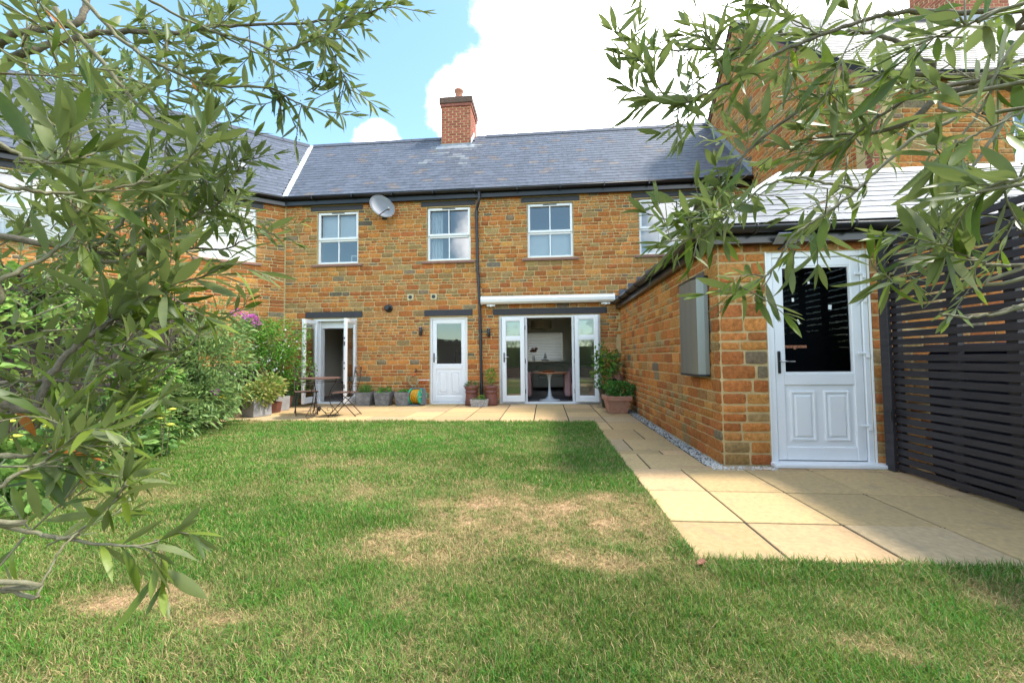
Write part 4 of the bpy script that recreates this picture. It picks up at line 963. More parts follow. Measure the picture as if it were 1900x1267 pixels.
for (y0, y1, xs) in ((6.05, 6.69, (.79, 1.0, 1.575)), (5.35, 6.05, (.79, 1.295, 1.575)), (4.73, 5.35, (.79, 1.0, 1.575)), (4.55, 4.73, (.79, 1.29, 1.575)), (3.96, 4.55, (.79, 1.0, 1.575))):
    for a, b in zip(xs[:-1], xs[1:]): paver(a, b, y0, y1)
nx_ = [.80, 1.28, 1.87, 2.46, 3.05, 3.64]
for (y0, y1) in ((3.33, 3.96), (2.73, 3.33), (2.24, 2.73)):
    for a, b in zip(nx_[:-1], nx_[1:]): paver(a, b, y0, y1)
for a, b in zip(nx_[1:-1], nx_[2:]): paver(a, b, 3.97, 4.10)
# limestone chippings along the outbuilding
bed = ob('gravel_bed', MB().box(1.578, 1.74, 3.965, 9.2, -.10, -.018).box(1.741, 2.2, 3.965, 4.118, -.10, -.018), S['soil']); bed['kind'] = 'structure'
PEB = []
for s_ in range(6):
    r = random.Random(s_+90); m = MB().lathe([(.35, -.5), (.9, -.2), (1.0, .15), (.5, .5)], 6); PEB.append(([(x*r.uniform(.7, 1.15), y*r.uniform(.6, 1.0), z*r.uniform(.6, .9)) for x, y, z in m.v], m.f))
its = []
for k in range(2600):
    if k < 2100: x, y = rng.uniform(1.585, 1.735), 3.97+(9.15-3.97)*rng.random()**1.5
    else: x, y = rng.uniform(1.60, 2.20), rng.uniform(3.975, 4.10)
    s_ = rng.uniform(.006, .0125); R_ = np.array(Matrix.Rotation(rng.uniform(0, 6.3), 4, 'Z') @ Matrix.Rotation(rng.uniform(-.7, .7), 4, 'X') @ Matrix.Scale(s_, 4)); R_[:3, 3] = (x, y, -.012+rng.uniform(0, .012))
    g_ = rng.choice((.62, .55, .48, .38, .66)); its.append((R_, rng.randrange(6), (g_, g_*.96, g_*.88)))
pb = joined('gravel', its, PEB, S['pebble'], None); tag(pb, 'pale limestone chippings along the foot of the outbuilding wall', 'gravel')

# lawn: undulating turf base + grass blades
_ph = nrng.uniform(0, 6.28, (14, 2)); _fr = nrng.uniform(-1, 1, (14, 2))
def fnoise(x, y, sc_=1.0, o=0):
    v = 0
    for k in range(14):
        kk = (k+o) % 14; v = v+np.sin((_fr[kk, 0]*x+_fr[kk, 1]*y)*sc_*(1+.35*k)+_ph[kk, 0])/(1+.25*k)
    return v/5.0
PATCH = [(-.15, 2.8, .85, .42, 1.0), (.42, 3.05, .40, .22, .9), (-.75, 2.3, .45, .26, .95), (.25, 2.2, .35, .13, .7), (-1.85, 1.74, .38, .11, .9), (-1.45, 1.62, .25, .07, .6), (2.0, 2.0, .20, .08, .95), (1.2, 1.62, .18, .07, .6),
         (-2.25, 4.1, .7, .3, .38), (-3.3, 2.9, .5, .22, .5), (-1.6, 3.1, .5, .3, .35), (.1, 3.9, .4, .15, .4), (-3.6, 6.6, 1.0, .12, .4), (-5.0, 6.55, .3, .15, .8), (-.5, 3.3, .4, .25, .6), (.62, 2.55, .25, .2, .6)]
def dryness(x, y):
    d = np.zeros_like(x)
    wx = x+.10*fnoise(x, y, 6, 3)+.05*fnoise(x, y, 15, 1); wy = y+.08*fnoise(x, y, 6, 8)+.04*fnoise(x, y, 15, 5)
    for (cx, cy, rx, ry, s_) in PATCH:
        q = ((wx-cx)/rx)**2+((wy-cy)/ry)**2
        d = np.maximum(d, .95*s_*np.clip(1.25-q*.8, 0, 1)*(.60+.55*fnoise(x, y, 10, 4)+.5*fnoise(x, y, 24, 9)+.4*fnoise(x, y, 50, 2)).clip(.1, 1.15))
    return np.clip(d+.07+.24*fnoise(x, y, 3.5, 6)+.20*fnoise(x, y, 13, 2), 0, 1)
def lawn_in(x, y):
    e1 = .03*fnoise(x, y, 9, 4)
    ok = (y < 6.70+e1*.6) & ((x < .795+e1*.5) | (y < 2.235+e1*.5)) & (x > fence_x(y)+.42+.10*fnoise(x*0, y, 3, 2)) & (x < 3.4)
    return ok
gx, gy = np.meshgrid(np.arange(-7, 3.6, .045), np.arange(-1.5, 6.84, .045)); H_, W_ = gx.shape
ok = lawn_in(gx, gy); hz = -.006+.010*fnoise(gx, gy, 2.2)+.004*fnoise(gx, gy, 9, 7)
idm = -np.ones(gx.shape, int); sel = ok.copy(); sel[:-1] |= ok[1:]; sel[:, :-1] |= ok[:, 1:]; sel[1:] |= ok[:-1]; sel[:, 1:] |= ok[:, :-1]
idm[sel] = np.arange(sel.sum()); dr0 = dryness(gx, gy)
g1 = np.array([.11, .14, .035]); g2_ = np.array([.43, .265, .155]); cg_ = g1+(g2_-g1)*dr0[..., None]**.9
V = np.stack([gx[sel], gy[sel], hz[sel]], 1); q = (idm[:-1, :-1] >= 0) & (idm[1:, :-1] >= 0) & (idm[:-1, 1:] >= 0) & (idm[1:, 1:] >= 0)
F4 = np.stack([idm[:-1, :-1][q], idm[:-1, 1:][q], idm[1:, 1:][q], idm[1:, :-1][q]], 1)
lawn = bigmesh('lawn', V, F4.ravel(), np.arange(len(F4))*4, S['turf'], None, cg_[sel], 'structure', True)

def blades(n, y0, y1, hscale, wscale):
    x = nrng.uniform(-6.6, 3.4, n*3); y = nrng.uniform(y0, y1, n*3)
    # in view only (with margin)
    d = np.stack([x, y, np.zeros_like(x)], 1)-CAM; z = d@CF; u = 950+FPX*(d@CR)/np.maximum(z, .05)
    k = lawn_in(x, y) & (z > .3) & (u > -160) & (u < 2060); x, y = x[k][:n], y[k][:n]
    dd = dryness(x, y); keep = nrng.random(len(x)) > dd**2*.45; x, y, dd = x[keep], y[keep], dd[keep]
    m = len(x); clump = fnoise(x, y, 7, 5)
    edge = ((x > .66) & (y > 2.25)) | ((y > 2.02) & (y < 2.3) & (x > .8)) | (y > 6.62)
    h = hscale*(nrng.uniform(.55, 1.25, m)*(1+.35*clump)*(1-.55*dd)+edge*nrng.uniform(0, .7, m))
    w_ = wscale*nrng.uniform(.7, 1.3, m); an = nrng.uniform(0, 6.283, m)+.6*fnoise(x, y, 4, 9); lean = nrng.uniform(.25, 1.0, m)*(1+1.3*dd)
    la = an+nrng.uniform(-.6, .6, m)+math.pi/2
    bx, by = np.cos(an)*w_/2, np.sin(an)*w_/2; lx, ly = np.cos(la), np.sin(la)
    hz_ = -.008+.010*fnoise(x, y, 2.2)
    def sec(t, wk, zt):
        off = lean*h*t**1.7; zz = hz_+h*zt/np.sqrt(1+.35*lean**2)
        return np.stack([x+lx*off-bx*wk, y+ly*off-by*wk, zz], 1), np.stack([x+lx*off+bx*wk, y+ly*off+by*wk, zz], 1)
    a0, a1 = sec(0, 1, 0); b0, b1 = sec(.55, .85, .62); tp = np.stack([x+lx*lean*h, y+ly*lean*h, hz_+h/np.sqrt(1+.6*lean**2)], 1)
    V = np.stack([a0, a1, b0, b1, tp], 1).reshape(-1, 3); i0 = np.arange(m)*5
    quad = np.stack([i0, i0+1, i0+3, i0+2], 1); tri = np.stack([i0+2, i0+3, i0+4], 1)
    gcol = np.stack([nrng.uniform(.07, .18, m), nrng.uniform(.165, .30, m), nrng.uniform(.02, .05, m)], 1)*(1+.25*fnoise(x, y, 2.5, 11))[:, None]
    lush_sunlit = np.clip(fnoise(x, y, 1.6, 1)*.6+.35+(y > 4.5)*.35, 0, 1)[:, None]  # greener clumps, plus the sunlit brightness of the far lawn put into colour
    gcol = gcol*(1-lush_sunlit*.35)+lush_sunlit*.35*np.array([.07, .38, .04])
    dcol = np.array([.52, .365, .19])*nrng.uniform(.55, 1.35, m)[:, None]
    isdry = (nrng.random(m) < np.clip(dd*1.05+.15, 0, .95))[:, None]
    mixd = nrng.uniform(.55, 1.0, m)[:, None]
    c = np.where(isdry, gcol*(1-mixd)+dcol*mixd, gcol*(1-.45*dd[:, None])+dcol*.45*dd[:, None])
    return V, quad, tri, np.repeat(c, 5, 0)
Vs, Fs, LS, Cs = [], [], [], []; nv = 0; nl_ = 0
for (n, y0, y1, hs, ws) in ((120000, .95, 2.1, .037, .0027), (105000, 2.1, 3.3, .037, .0036), (80000, 3.3, 5.0, .037, .0052), (60000, 5.0, 6.8, .040, .0072)):
    V, qd, tr, c = blades(n, y0, y1, hs, ws)
    Vs.append(V); Cs.append(c); f = np.concatenate([(qd+nv).ravel(), (tr+nv).ravel()]); Fs.append(f)
    LS.append(nl_+np.concatenate([np.arange(len(qd))*4, len(qd)*4+np.arange(len(tr))*3])); nl_ += len(f); nv += len(V)
gs = bigmesh('grass', np.vstack(Vs), np.concatenate(Fs), np.concatenate(LS), S['grass'], None, np.vstack(Cs), 'stuff')
tag(gs, 'short green grass with straw-coloured dry patches covering the lawn', 'grass')
bedl = ob('flower_bed', MB().add([(fence_x(.5)+.7, .5, -.02), (fence_x(.5)-.2, .5, -.02), (fence_x(6.7)-.2, 6.7, -.02), (fence_x(6.7)+.62, 6.7, -.02)], [(0, 1, 2, 3)]), S['soil']); bedl['kind'] = 'structure'
tag(ob('fallen_leaf', MB(Matrix.Translation((.78, 2.14, .028)) @ Matrix.Rotation(.7, 4, 'Z') @ Matrix.Rotation(.3, 4, 'X')).add([(-.035, 0, 0), (-.01, -.014, .004), (.02, -.012, .006), (.042, 0, .002), (.02, .012, .005), (-.01, .013, .003), (0, 0, -.003)], [(0, 1, 6), (1, 2, 6), (2, 3, 6), (3, 4, 6), (4, 5, 6), (5, 0, 6)]), material('dry_red_leaf', (.20, .07, .04), rough=.7)), 'dry red-brown leaf lying on the grass by the patio corner', 'leaf')

# ================================================================== slatted screen on the right
scr = thing('slatted_screen', 'dark stained horizontal slat screen fence beside the outbuilding door', 'fence', (3.21, 2.9, 0))
FX = 3.225; npit = 30; pit = .0715
for k in range(npit):
    z = .02+k*pit; o = ob('slat', MB().box(FX-.010, FX+.010, .4, 4.02, z, z+.052, .002), S['fence'], scr)
    if k % 1 == 0: ob('slat_end', MB().box(FX-.0075, FX+.0075, 4.0201, 4.023, z+.002, z+.050), S['cut'], scr)
for y in (3.95, 3.42, 3.02, 2.2, 1.2): ob('post', MB().box(FX+.012, FX+.06, y-.028, y+.028, 0, 2.17, .003), S['fence'], scr)
ob('post', MB().box(FX-.045, FX-.012, 3.95, 4.045, 0, 2.20, .004), S['fence'], scr)
ob('hinge', MB().box(FX-.052, FX-.0455, 3.93, 4.03, .50, .53, .002).tube([(FX-.055, 3.94, .47), (FX-.055, 3.94, .56)], .011, 8), S['black'], scr)
for y in (3.43, 3.03):
    ob('batten', MB().box(FX+.0091, FX+.024, y-.03, y+.03, .02, 2.15), S['fence'], scr)
bx_ = thing('storage_box', 'dark blue plastic storage box behind the slatted screen', 'storage box', (3.75, 3.3, 0))
ob('body', MB().box(3.42, 3.95, 2.85, 3.88, .0, 1.10, .03), S['navy'], bx_); ob('lid', MB().box(3.40, 3.97, 2.83, 3.90, 1.101, 1.16, .02), S['navy'], bx_)
yb = thing('plastic_crate', 'yellow plastic crate behind the slatted screen', 'crate', (3.7, 2.6, 0))
ob('body', MB().box(3.5, 3.95, 2.4, 2.79, .45, .75, .02), S['bright_yellow'], yb); ob('rim', MB().box(3.48, 3.97, 2.38, 2.80, .751, .775, .006), S['bright_yellow'], yb); ob('stand', MB().box(3.5, 3.95, 2.42, 2.78, .0, .449), S['dark'], yb)

# ================================================================== board fence on the left
lf_ = thing('board_fence', 'weathered dark vertical board fence behind the shrubs along the lawn', 'fence', (-5.4, 4.8, 0))
fd = np.array([-.36, 1.0, 0]); fd /= np.linalg.norm(fd); MFn = Mframe((fence_x(.6), .6, 0), math.atan2(fd[1], fd[0]))
L_ = (8.9-.6)/fd[1]; k = 0; x = 0; rf = random.Random(6); sw_ = (6.25-.6)/fd[1]
while x < L_:
    w_ = rf.uniform(.115, .135); top = 1.86+rf.uniform(-.012, .012) if x < sw_ else .96+rf.uniform(-.01, .01); y = (.0 if k % 2 else .014)+rf.uniform(0, .003)
    ob('board', MB(MFn).box(x, x+w_, y-.008, y+.010, .03, top, .002), S['board'], lf_); x += w_-.012 if k % 2 == 0 else w_-.010; k += 1
for xx in np.arange(0.2, L_, 1.75): ob('post', MB(MFn).box(xx, xx+.1, .03, .12, 0, 1.95 if xx < sw_ else 1.02, .004), S['board'], lf_)
for z in (.35, 1.0, 1.6): ob('rail', MB(MFn).box(0, sw_ if z > .9 else L_, .026, .07, z, z+.07), S['board'], lf_)
ob('capping', MB(MFn).box(0, sw_, -.03, .06, 1.873, 1.90), S['board'], lf_)
ob('gravel_board', MB(MFn).box(0, L_, -.02, .012-.022, -.05, .14), S['board'], lf_)
# hedge behind the camera that the glass reflects
# ================================================================== planters and pots
def leafmesh(name, pts, parent, mat, size, n, col, colv=.25, up=.3, seed=0, aspect=.38, droop=.2, kind='stuff'):
    """scatter folded leaves around points (n,3) with outward directions (n,3)"""
    g = np.random.default_rng(seed); P_, D_ = pts; m = len(P_)
    L = size*g.uniform(.6, 1.3, m); D = D_+g.normal(0, .45, (m, 3)); D[:, 2] += up; D /= np.linalg.norm(D, axis=1)[:, None]+1e-9
    sd_v = np.cross(D, g.normal(0, 1, (m, 3))); sd_v /= np.linalg.norm(sd_v, axis=1)[:, None]+1e-9; nn = np.cross(sd_v, D)
    W = (L*aspect/2)[:, None]; Lc = L[:, None]
    dn = np.array([0, 0, -1.0])*droop*Lc
    V = np.stack([P_, P_+D*Lc*.35+sd_v*W+nn*W*.35, P_+D*Lc*.35-sd_v*W+nn*W*.35, P_+D*Lc*.5+dn*.25, P_+D*Lc*.72+sd_v*W*.75+nn*W*.2+dn*.5, P_+D*Lc*.72-sd_v*W*.75+nn*W*.2+dn*.5, P_+D*Lc+dn], 1).reshape(-1, 3)
    i = np.arange(m)[:, None]*7; F = np.concatenate([i+[0, 3, 1], i+[0, 2, 3], i+[1, 3, 4], i+[3, 2, 5], i+[3, 5, 6], i+[3, 6, 4]], 1).reshape(-1, 3)
    col = np.asarray(col, float).reshape(-1, 3); c = col[g.integers(0, len(col), m)]*g.uniform(1-colv, 1+colv, (m, 1))
    return bigmesh(name, V, F.ravel(), np.arange(len(F))*3, mat, parent, np.repeat(c, 7, 0), kind)
def blob(c, r, n, seed=0, shell=.5, lump=.35):
    g = np.random.default_rng(seed); d = g.normal(0, 1, (n, 3)); d /= np.linalg.norm(d, axis=1)[:, None]
    ph = g.uniform(0, 6.28, (5, 1)); fr = g.normal(0, 2.4, (5, 3)); lm = 1+lump*np.sin(fr@d.T+ph).mean(0)*1.6
    rr = (shell+(1-shell)*g.random(n)**.6)*lm; P_ = np.array(c)+d*rr[:, None]*np.array(r); return P_, d
def stems(parent, base, tips, r=.006, mat=None, seed=0):
    g = random.Random(seed); m = MB()
    for t in tips:
        b_ = np.array(base)+[g.uniform(-.05, .05), g.uniform(-.05, .05), 0]; t = np.array(t); mid = (b_+t)/2+[g.uniform(-.05, .05), g.uniform(-.05, .05), .05]
        m.tube([b_, mid, t], [r, r*.8, r*.4], 5)
    return ob('stem', m, mat or S['stem'], parent, True)
def sq_pot(name, label, cat, c, w0, w1, h, mat, rim=0, group=None, rz=0, soil=True):
    p = thing(name, label, cat, (c[0], c[1], 0), rz, group)
    M = Matrix.Translation((c[0], c[1], .002)) @ Matrix.Rotation(rz, 4, 'Z'); t = .025
    def ring(hw, z): return [(-hw, -hw, z), (hw, -hw, z), (hw, hw, z), (-hw, hw, z)]
    prof = [ring(w0/2-.01, 0), ring(w0/2, .01), ring(w1/2-(rim and .015), h-(rim or .01))]
    if rim: prof += [ring(w1/2+.012, h-rim+.004), ring(w1/2+.016, h-.006), ring(w1/2+.010, h)]
    else: prof += [ring(w1/2, h)]
    prof += [ring(w1/2-t, h), ring(w1/2-t, h-.05)]
    vs = [q for r_ in prof for q in r_]; fs = [(i*4+k, i*4+(k+1) % 4, i*4+4+(k+1) % 4, i*4+4+k) for i in range(len(prof)-1) for k in range(4)]+[(3, 2, 1, 0)]
    ob('pot', MB(M).add(vs, fs), mat, p, fix=False)
    if soil: hw = w1/2-t+.002; ob('soil', MB(M).add(ring(hw, h-.045), [(0, 1, 2, 3)]), S['soil'], p)
    return p
GREEN = [(.05, .13, .03), (.08, .18, .035), (.10, .22, .04)]
YGREEN = [(.22, .28, .05), (.32, .34, .07), (.14, .22, .04), (.40, .37, .12)]
lab3 = ['weathered grey stone planter with tall chives beside the narrow french doors', 'weathered grey stone planter with low green herbs between two similar planters', 'weathered grey stone planter with sparse herbs next to the hose reel']
for k, (u, gx_) in enumerate(((675, -4.225), (711, -3.775), (751, -3.275))):
    p = sq_pot('stone_planter', lab3[k], 'planter', (gx_, 9.04), .30, .36, .31, S['stonepot'], group='grey stone planters along the wall', rz=rng.uniform(-.1, .1))
    if k == 0:
        g = np.random.default_rng(3); P_ = np.stack([gx_+g.uniform(-.12, .12, 260), 9.04+g.uniform(-.12, .12, 260), np.full(260, .27)], 1); D_ = np.stack([g.normal(0, .25, 260), g.normal(0, .25, 260), np.ones(260)], 1)
        leafmesh('foliage', (P_, D_), p, S['plant'], .24, 260, [(.12, .24, .05), (.2, .3, .07)], up=1.2, seed=2, aspect=.035, droop=.12)
    else: leafmesh('foliage', blob((gx_, 9.04, .31), (.16, .15, .09 if k == 1 else .05), 300 if k == 1 else 150, k), p, S['plant'], .05, 0, [(.10, .30, .04), (.14, .34, .05)], seed=k, aspect=.6)
# old chimney pots used as planters
for k, (x, lab) in enumerate(((-1.70, 'tall red-brown clay chimney pot planter with low dark herb against the white door'), (-1.245, 'tall red-brown clay chimney pot planter with small leafy sapling by the french doors'))):
    p = thing('chimney_pot_planter', lab, 'planter', (x, 9.05, 0), 0, 'clay chimney pot planters')
    ob('pot', MB().lathe([(.15, .002), (.152, .05), (.135, .25), (.137, .29), (.148, .295), (.148, .325), (.137, .33), (.138, .37), (.156, .375), (.16, .43), (.152, .45), (.13, .45), (.125, .38)], 28, (x, 9.05, 0)), S['chimpot'], p, True)
    ob('soil', MB().lathe([(.128, .42), (.01, .425)], 16, (x, 9.05, 0)), S['soil'], p)
    if k == 0: leafmesh('foliage', blob((x, 9.05, .46), (.14, .13, .09), 420, 7), p, S['plant'], .035, 0, [(.05, .16, .05), (.07, .2, .06)], seed=7)
    else:
        leafmesh('foliage', blob((x+.01, 9.05, .66), (.11, .10, .16), 150, 8), p, S['plant'], .07, 0, [(.28, .34, .06), (.2, .3, .05)], seed=8, aspect=.5); stems(p, (x, 9.05, .42), [(x+.02, 9.05, .65), (x-.04, 9.04, .7), (x+.06, 9.06, .6)], .005)
p = thing('stone_trough', 'small speckled grey stone trough with succulents in front of the clay pots', 'planter', (-1.475, 8.83, 0))
ob('trough', MB().add([(-1.655, 8.75, .002), (-1.30, 8.75, .002), (-1.30, 8.90, .002), (-1.655, 8.90, .002), (-1.68, 8.73, .155), (-1.275, 8.73, .155), (-1.275, 8.92, .155), (-1.68, 8.92, .155), (-1.65, 8.76, .155), (-1.305, 8.76, .155), (-1.305, 8.89, .155), (-1.65, 8.89, .155), (-1.65, 8.76, .13), (-1.305, 8.76, .13), (-1.305, 8.89, .13), (-1.65, 8.89, .13)],
   [(0, 3, 2, 1), (0, 1, 5, 4), (1, 2, 6, 5), (2, 3, 7, 6), (3, 0, 4, 7), (4, 5, 9, 8), (5, 6, 10, 9), (6, 7, 11, 10), (7, 4, 8, 11), (8, 9, 13, 12), (9, 10, 14, 13), (10, 11, 15, 14), (11, 8, 12, 15), (12, 13, 14, 15)]), S['speckle'], p)
leafmesh('foliage', blob((-1.42, 8.83, .18), (.07, .06, .08), 240, 12), p, S['plant'], .035, 0, [(.12, .26, .04), (.2, .34, .06)], seed=12); leafmesh('foliage', blob((-1.58, 8.83, .16), (.06, .05, .03), 90, 13), p, S['plant'], .03, 0, [(.3, .3, .12), (.2, .24, .1)], seed=13)
# hose reel
hr = thing('hose_reel', 'garden hose reel with green drum and coiled yellow hose beside the panelled door', 'hose reel', (-2.95, 9.02, 0))
Mh = Mframe((-2.95, 9.0, 0), rad(-14))
ob('stand', MB(Mh).box(-.21, .10, -.14, .16, .002, .03, .006).prism([(-.10, .03), (.12, .03), (.05, .40), (-.02, .40)], 'x', -.20, -.17).prism([(-.10, .03), (.12, .03), (.05, .40), (-.02, .40)], 'x', .14, .165).box(-.20, .16, -.02, .02, .38, .41, .006), S['greyplastic'], hr)
for x in (-.165, .10): ob('drum_disc', MB(Mh).tube([(x, 0, .21), (x+.03, 0, .21)], .185, 28), S['teal'], hr)
for x in (-.168, .133):
    for a in range(6): ob('disc_rib', MB(Mh).tube([(x, .05*math.cos(a*1.047), .21+.05*math.sin(a*1.047)), (x, .17*math.cos(a*1.047), .21+.17*math.sin(a*1.047))], .008, 5), S['cream'], hr)
hp = [(-.125+.215*((t/40) % 1 if int(t/40) % 2 == 0 else 1-(t/40) % 1), .15*math.cos(t*.63), .21+.15*math.sin(t*.63)) for t in range(0, 320)]
ob('coiled_hose', MB(Mh).tube([(-.13, 0, .21), (.10, 0, .21)], .13, 24).tube(hp, .0105, 6), S['yellow'], hr, True)
# tap and rack of hose fittings
tpn = thing('outdoor_tap', 'outdoor tap with looped hose on the stone wall left of the panelled door', 'tap', (-3.06, FY, .72))
ob('tap_body', MB().tube([(-3.06, FY-.01, .80), (-3.06, FY-.08, .80), (-3.06, FY-.10, .78), (-3.06, FY-.10, .74)], .014, 8).tube([(-3.085, FY-.06, .84), (-3.035, FY-.06, .84)], .009, 6), S['iron'], tpn, True)
ob('hose_connector', MB().tube([(-3.06, FY-.10, .75), (-3.06, FY-.10, .68)], .022, 10).tube([(-3.10, FY-.09, .70), (-3.14, FY-.09, .67)], .018, 8), S['orange'], tpn, True)
ob('hose_tail', MB().tube([(-3.13, FY-.08, .68)]+[(-3.12+.12*math.cos(a), FY-.06, .57+.13*math.sin(a)) for a in np.linspace(2.2, 6.6, 16)]+[(-3.06, FY-.05, .45), (-3.15, FY-.06, .22), (-3.18, FY-.08, .05)], .011, 7), material('clear_hose', (.42, .36, .2), rough=.4), tpn, True)
rk = thing('hose_fitting_rack', 'small white rack of orange hose fittings above the hose reel', 'rack', (-2.86, FY, .55))
ob('rail', MB().box(-3.0, -2.74, FY-.035, FY-.018, .56, .585, .004), S['white'], rk)
for x in (-2.95, -2.905, -2.82): ob('fitting', MB().tube([(x, FY-.045, .575), (x, FY-.045, .50)], .013, 8).tube([(x, FY-.045, .50), (x, FY-.045, .38)], .007, 6), S['orange'], rk, True)
# right-hand pots
p = sq_pot('terracotta_pot', 'large square terracotta pot with leafy shrub at the corner of the outbuilding', 'plant pot', (1.37, 7.86), .33, .45, .33, S['terra'], rim=.085, rz=.05)
leafmesh('foliage', blob((1.46, 7.88, .47), (.24, .2, .17), 900, 20), p, S['plant'], .055, 0, [(.05, .17, .03), (.08, .22, .035), (.12, .28, .05)], seed=20, aspect=.5); stems(p, (1.37, 7.86, .28), [(1.5, 7.85, .5), (1.3, 7.85, .48), (1.6, 7.9, .5), (1.42, 7.9, .6)], .006)
p = thing('glazed_pot', 'dark olive glazed round pot with leafy plant in the corner by the french doors', 'plant pot', (1.36, 8.62, 0))
ob('pot', MB().lathe([(.14, .002), (.15, .02), (.19, .2), (.235, .40), (.25, .405), (.25, .43), (.22, .43), (.21, .36)], 28, (1.36, 8.62, 0)), S['darkpot'], p, True); ob('soil', MB().lathe([(.215, .39), (.01, .40)], 16, (1.36, 8.62, 0)), S['soil'], p)
leafmesh('foliage', blob((1.30, 8.66, .95), (.30, .24, .34), 620, 22, shell=.35, lump=.6), p, S['plant'], .085, 0, [(.07, .2, .03), (.16, .28, .04), (.22, .30, .05), (.10, .24, .035)], seed=22, aspect=.45)
leafmesh('foliage', blob((1.25, 8.55, .5), (.2, .15, .12), 220, 23), p, S['plant'], .06, 0, [(.06, .18, .03), (.10, .24, .04)], seed=23, aspect=.5)
stems(p, (1.36, 8.62, .38), [(1.1, 8.6, .9), (1.3, 8.6, 1.2), (1.45, 8.65, 1.1), (1.2, 8.7, .7), (1.55, 8.7, 1.0)], .007, seed=3)
ch = thing('terracotta_chiminea', 'small terracotta chiminea with short neck among the pot plants by the corner', 'chiminea', (1.53, 8.86, 0))
ob('stand', MB().tube([(1.42, 8.8, .002), (1.47, 8.84, .42)], .012, 6).tube([(1.64, 8.8, .002), (1.59, 8.84, .42)], .012, 6).tube([(1.53, 9.0, .002), (1.53, 8.92, .42)], .012, 6), S['black'], ch)
ob('bowl', MB().lathe([(.06, .40), (.13, .45), (.17, .55), (.155, .66), (.10, .74), (.075, .80), (.072, .95), (.09, .97), (.095, .99), (.07, .99), (.06, .8)], 24, (1.53, 8.86, 0)), S['terra'], ch, True)
ob('mouth', MB().tube([(1.49, 8.70, .56), (1.485, 8.685, .56)], .06, 16), S['dark'], ch)
# grey square planters by the fence
sp = [(-5.60, 7.30, .36, .34, .30, 'zinc', 'square grey metal planter overflowing with variegated yellow-green leaves by the lawn'),
      (-5.62, 7.78, .20, .24, .22, 'chimpot', 'small brown pot squeezed between two grey planters by the fence'),
      (-5.73, 8.10, .30, .32, .30, 'zinc', 'square grey metal planter with climbing shrub behind the variegated plant'),
      (-5.92, 8.52, .22, .30, .27, 'chimpot', 'brown tapered pot in front of the pale green pot'),
      (-6.02, 8.92, .24, .30, .36, 'greenpot', 'pale green pot at the end of the row by the stone wall')]
PL = []
for (x, y, a_, b_, h, m_, lab) in sp: PL.append(sq_pot('square_planter' if m_ == 'zinc' else 'plant_pot', lab, 'planter' if m_ == 'zinc' else 'plant pot', (x, y), a_, b_, h, S[m_], rz=rad(-20)))
leafmesh('foliage', blob((-5.62, 7.32, .42), (.34, .28, .22), 800, 30), PL[0], S['plant'], .085, 0, YGREEN, seed=30, aspect=.42, droop=.35)
leafmesh('foliage', blob((-5.62, 7.66, .55), (.30, .24, .25), 700, 31), PL[2], S['plant'], .08, 0, [(.14, .3, .05), (.3, .36, .08), (.4, .38, .13)], seed=31, aspect=.4)
leafmesh('foliage', blob((-5.85, 8.6, .38), (.2, .18, .12), 260, 32), PL[3], S['plant'], .06, 0, GREEN, seed=32); leafmesh('foliage', blob((-5.72, 8.85, .5), (.25, .16, .16), 280, 33), PL[4], S['plant'], .08, 0, [(.05, .12, .04), (.16, .22, .06)], seed=33)

# ================================================================== border shrubs
def shrub(name, label, cat, base, blobs, mat, size, cols, n, seed, aspect=.3, flowers=None, up=.3, droop=.3):
    s_ = thing(name, label, cat, (base[0], base[1], 0)); tips = []
    for k, (c, r, share) in enumerate(blobs):
        leafmesh('foliage', blob(c, r, int(n*share), seed+k, shell=.25, lump=.5), s_, mat, size, 0, cols, seed=seed+k, aspect=aspect, up=up, droop=droop)
        for q in range(5): a = q*1.3+k; tips.append((c[0]+r[0]*.6*math.cos(a), c[1]+r[1]*.6*math.sin(a), c[2]+r[2]*.5))
    stems(s_, (base[0], base[1], -.01), tips, .009, seed=seed)
    if flowers:
        for (pos, r, nf, fs, col) in flowers:
            P_, D_ = blob(pos, r, nf, seed+77, shell=.6); leafmesh('flower', (P_, D_), s_, S['petal'], fs, 0, [col], seed=seed+9, aspect=.9, up=.5)
    return s_
PURP = (.50, .12, .48); WHITE = (.8, .78, .76)
shrub('buddleia_shrub', 'tall grey-green buddleia shrub with small purple flower heads against the board fence', 'shrub', (-5.55, 5.95), [((-5.50, 6.0, 1.10), (.62, .6, .68), .34), ((-5.38, 5.80, .52), (.50, .50, .50), .30), ((-5.75, 6.45, 1.55), (.5, .5, .40), .18), ((-5.25, 5.2, .28), (.48, .5, .30), .12), ((-5.3, 4.9, .75), (.3, .4, .4), .06)], S['plant'], .10,
      [(.18, .29, .09), (.24, .35, .12), (.13, .23, .06), (.27, .37, .11)], 7600, 40, .26, [((-5.15, 5.8, .60), (.05, .04, .04), 40, .03, PURP), ((-5.2, 6.0, .72), (.03, .03, .03), 18, .025, PURP), ((-5.05, 5.85, .50), (.03, .03, .03), 10, .04, (.7, .5, .03))])
shrub('climbing_rose', 'climbing rose with fresh green leaves and white blooms beside the narrow french doors', 'climber', (-6.0, 8.45), [((-6.05, 8.35, 1.45), (.60, .38, .50), .42), ((-5.85, 8.55, .95), (.42, .32, .42), .3), ((-6.25, 8.1, 1.75), (.48, .4, .28), .2), ((-6.2, 8.0, 1.05), (.4, .35, .3), .08)], S['plant'], .055,
      [(.10, .27, .03), (.16, .36, .04), (.22, .40, .06), (.07, .20, .025)], 6200, 50, .5, [((-5.95, 8.2, 1.30), (.50, .30, .45), 60, .045, WHITE), ((-6.05, 8.1, 1.0), (.3, .2, .2), 24, .05, WHITE), ((-6.2, 7.85, .75), (.25, .2, .15), 20, .05, WHITE)])
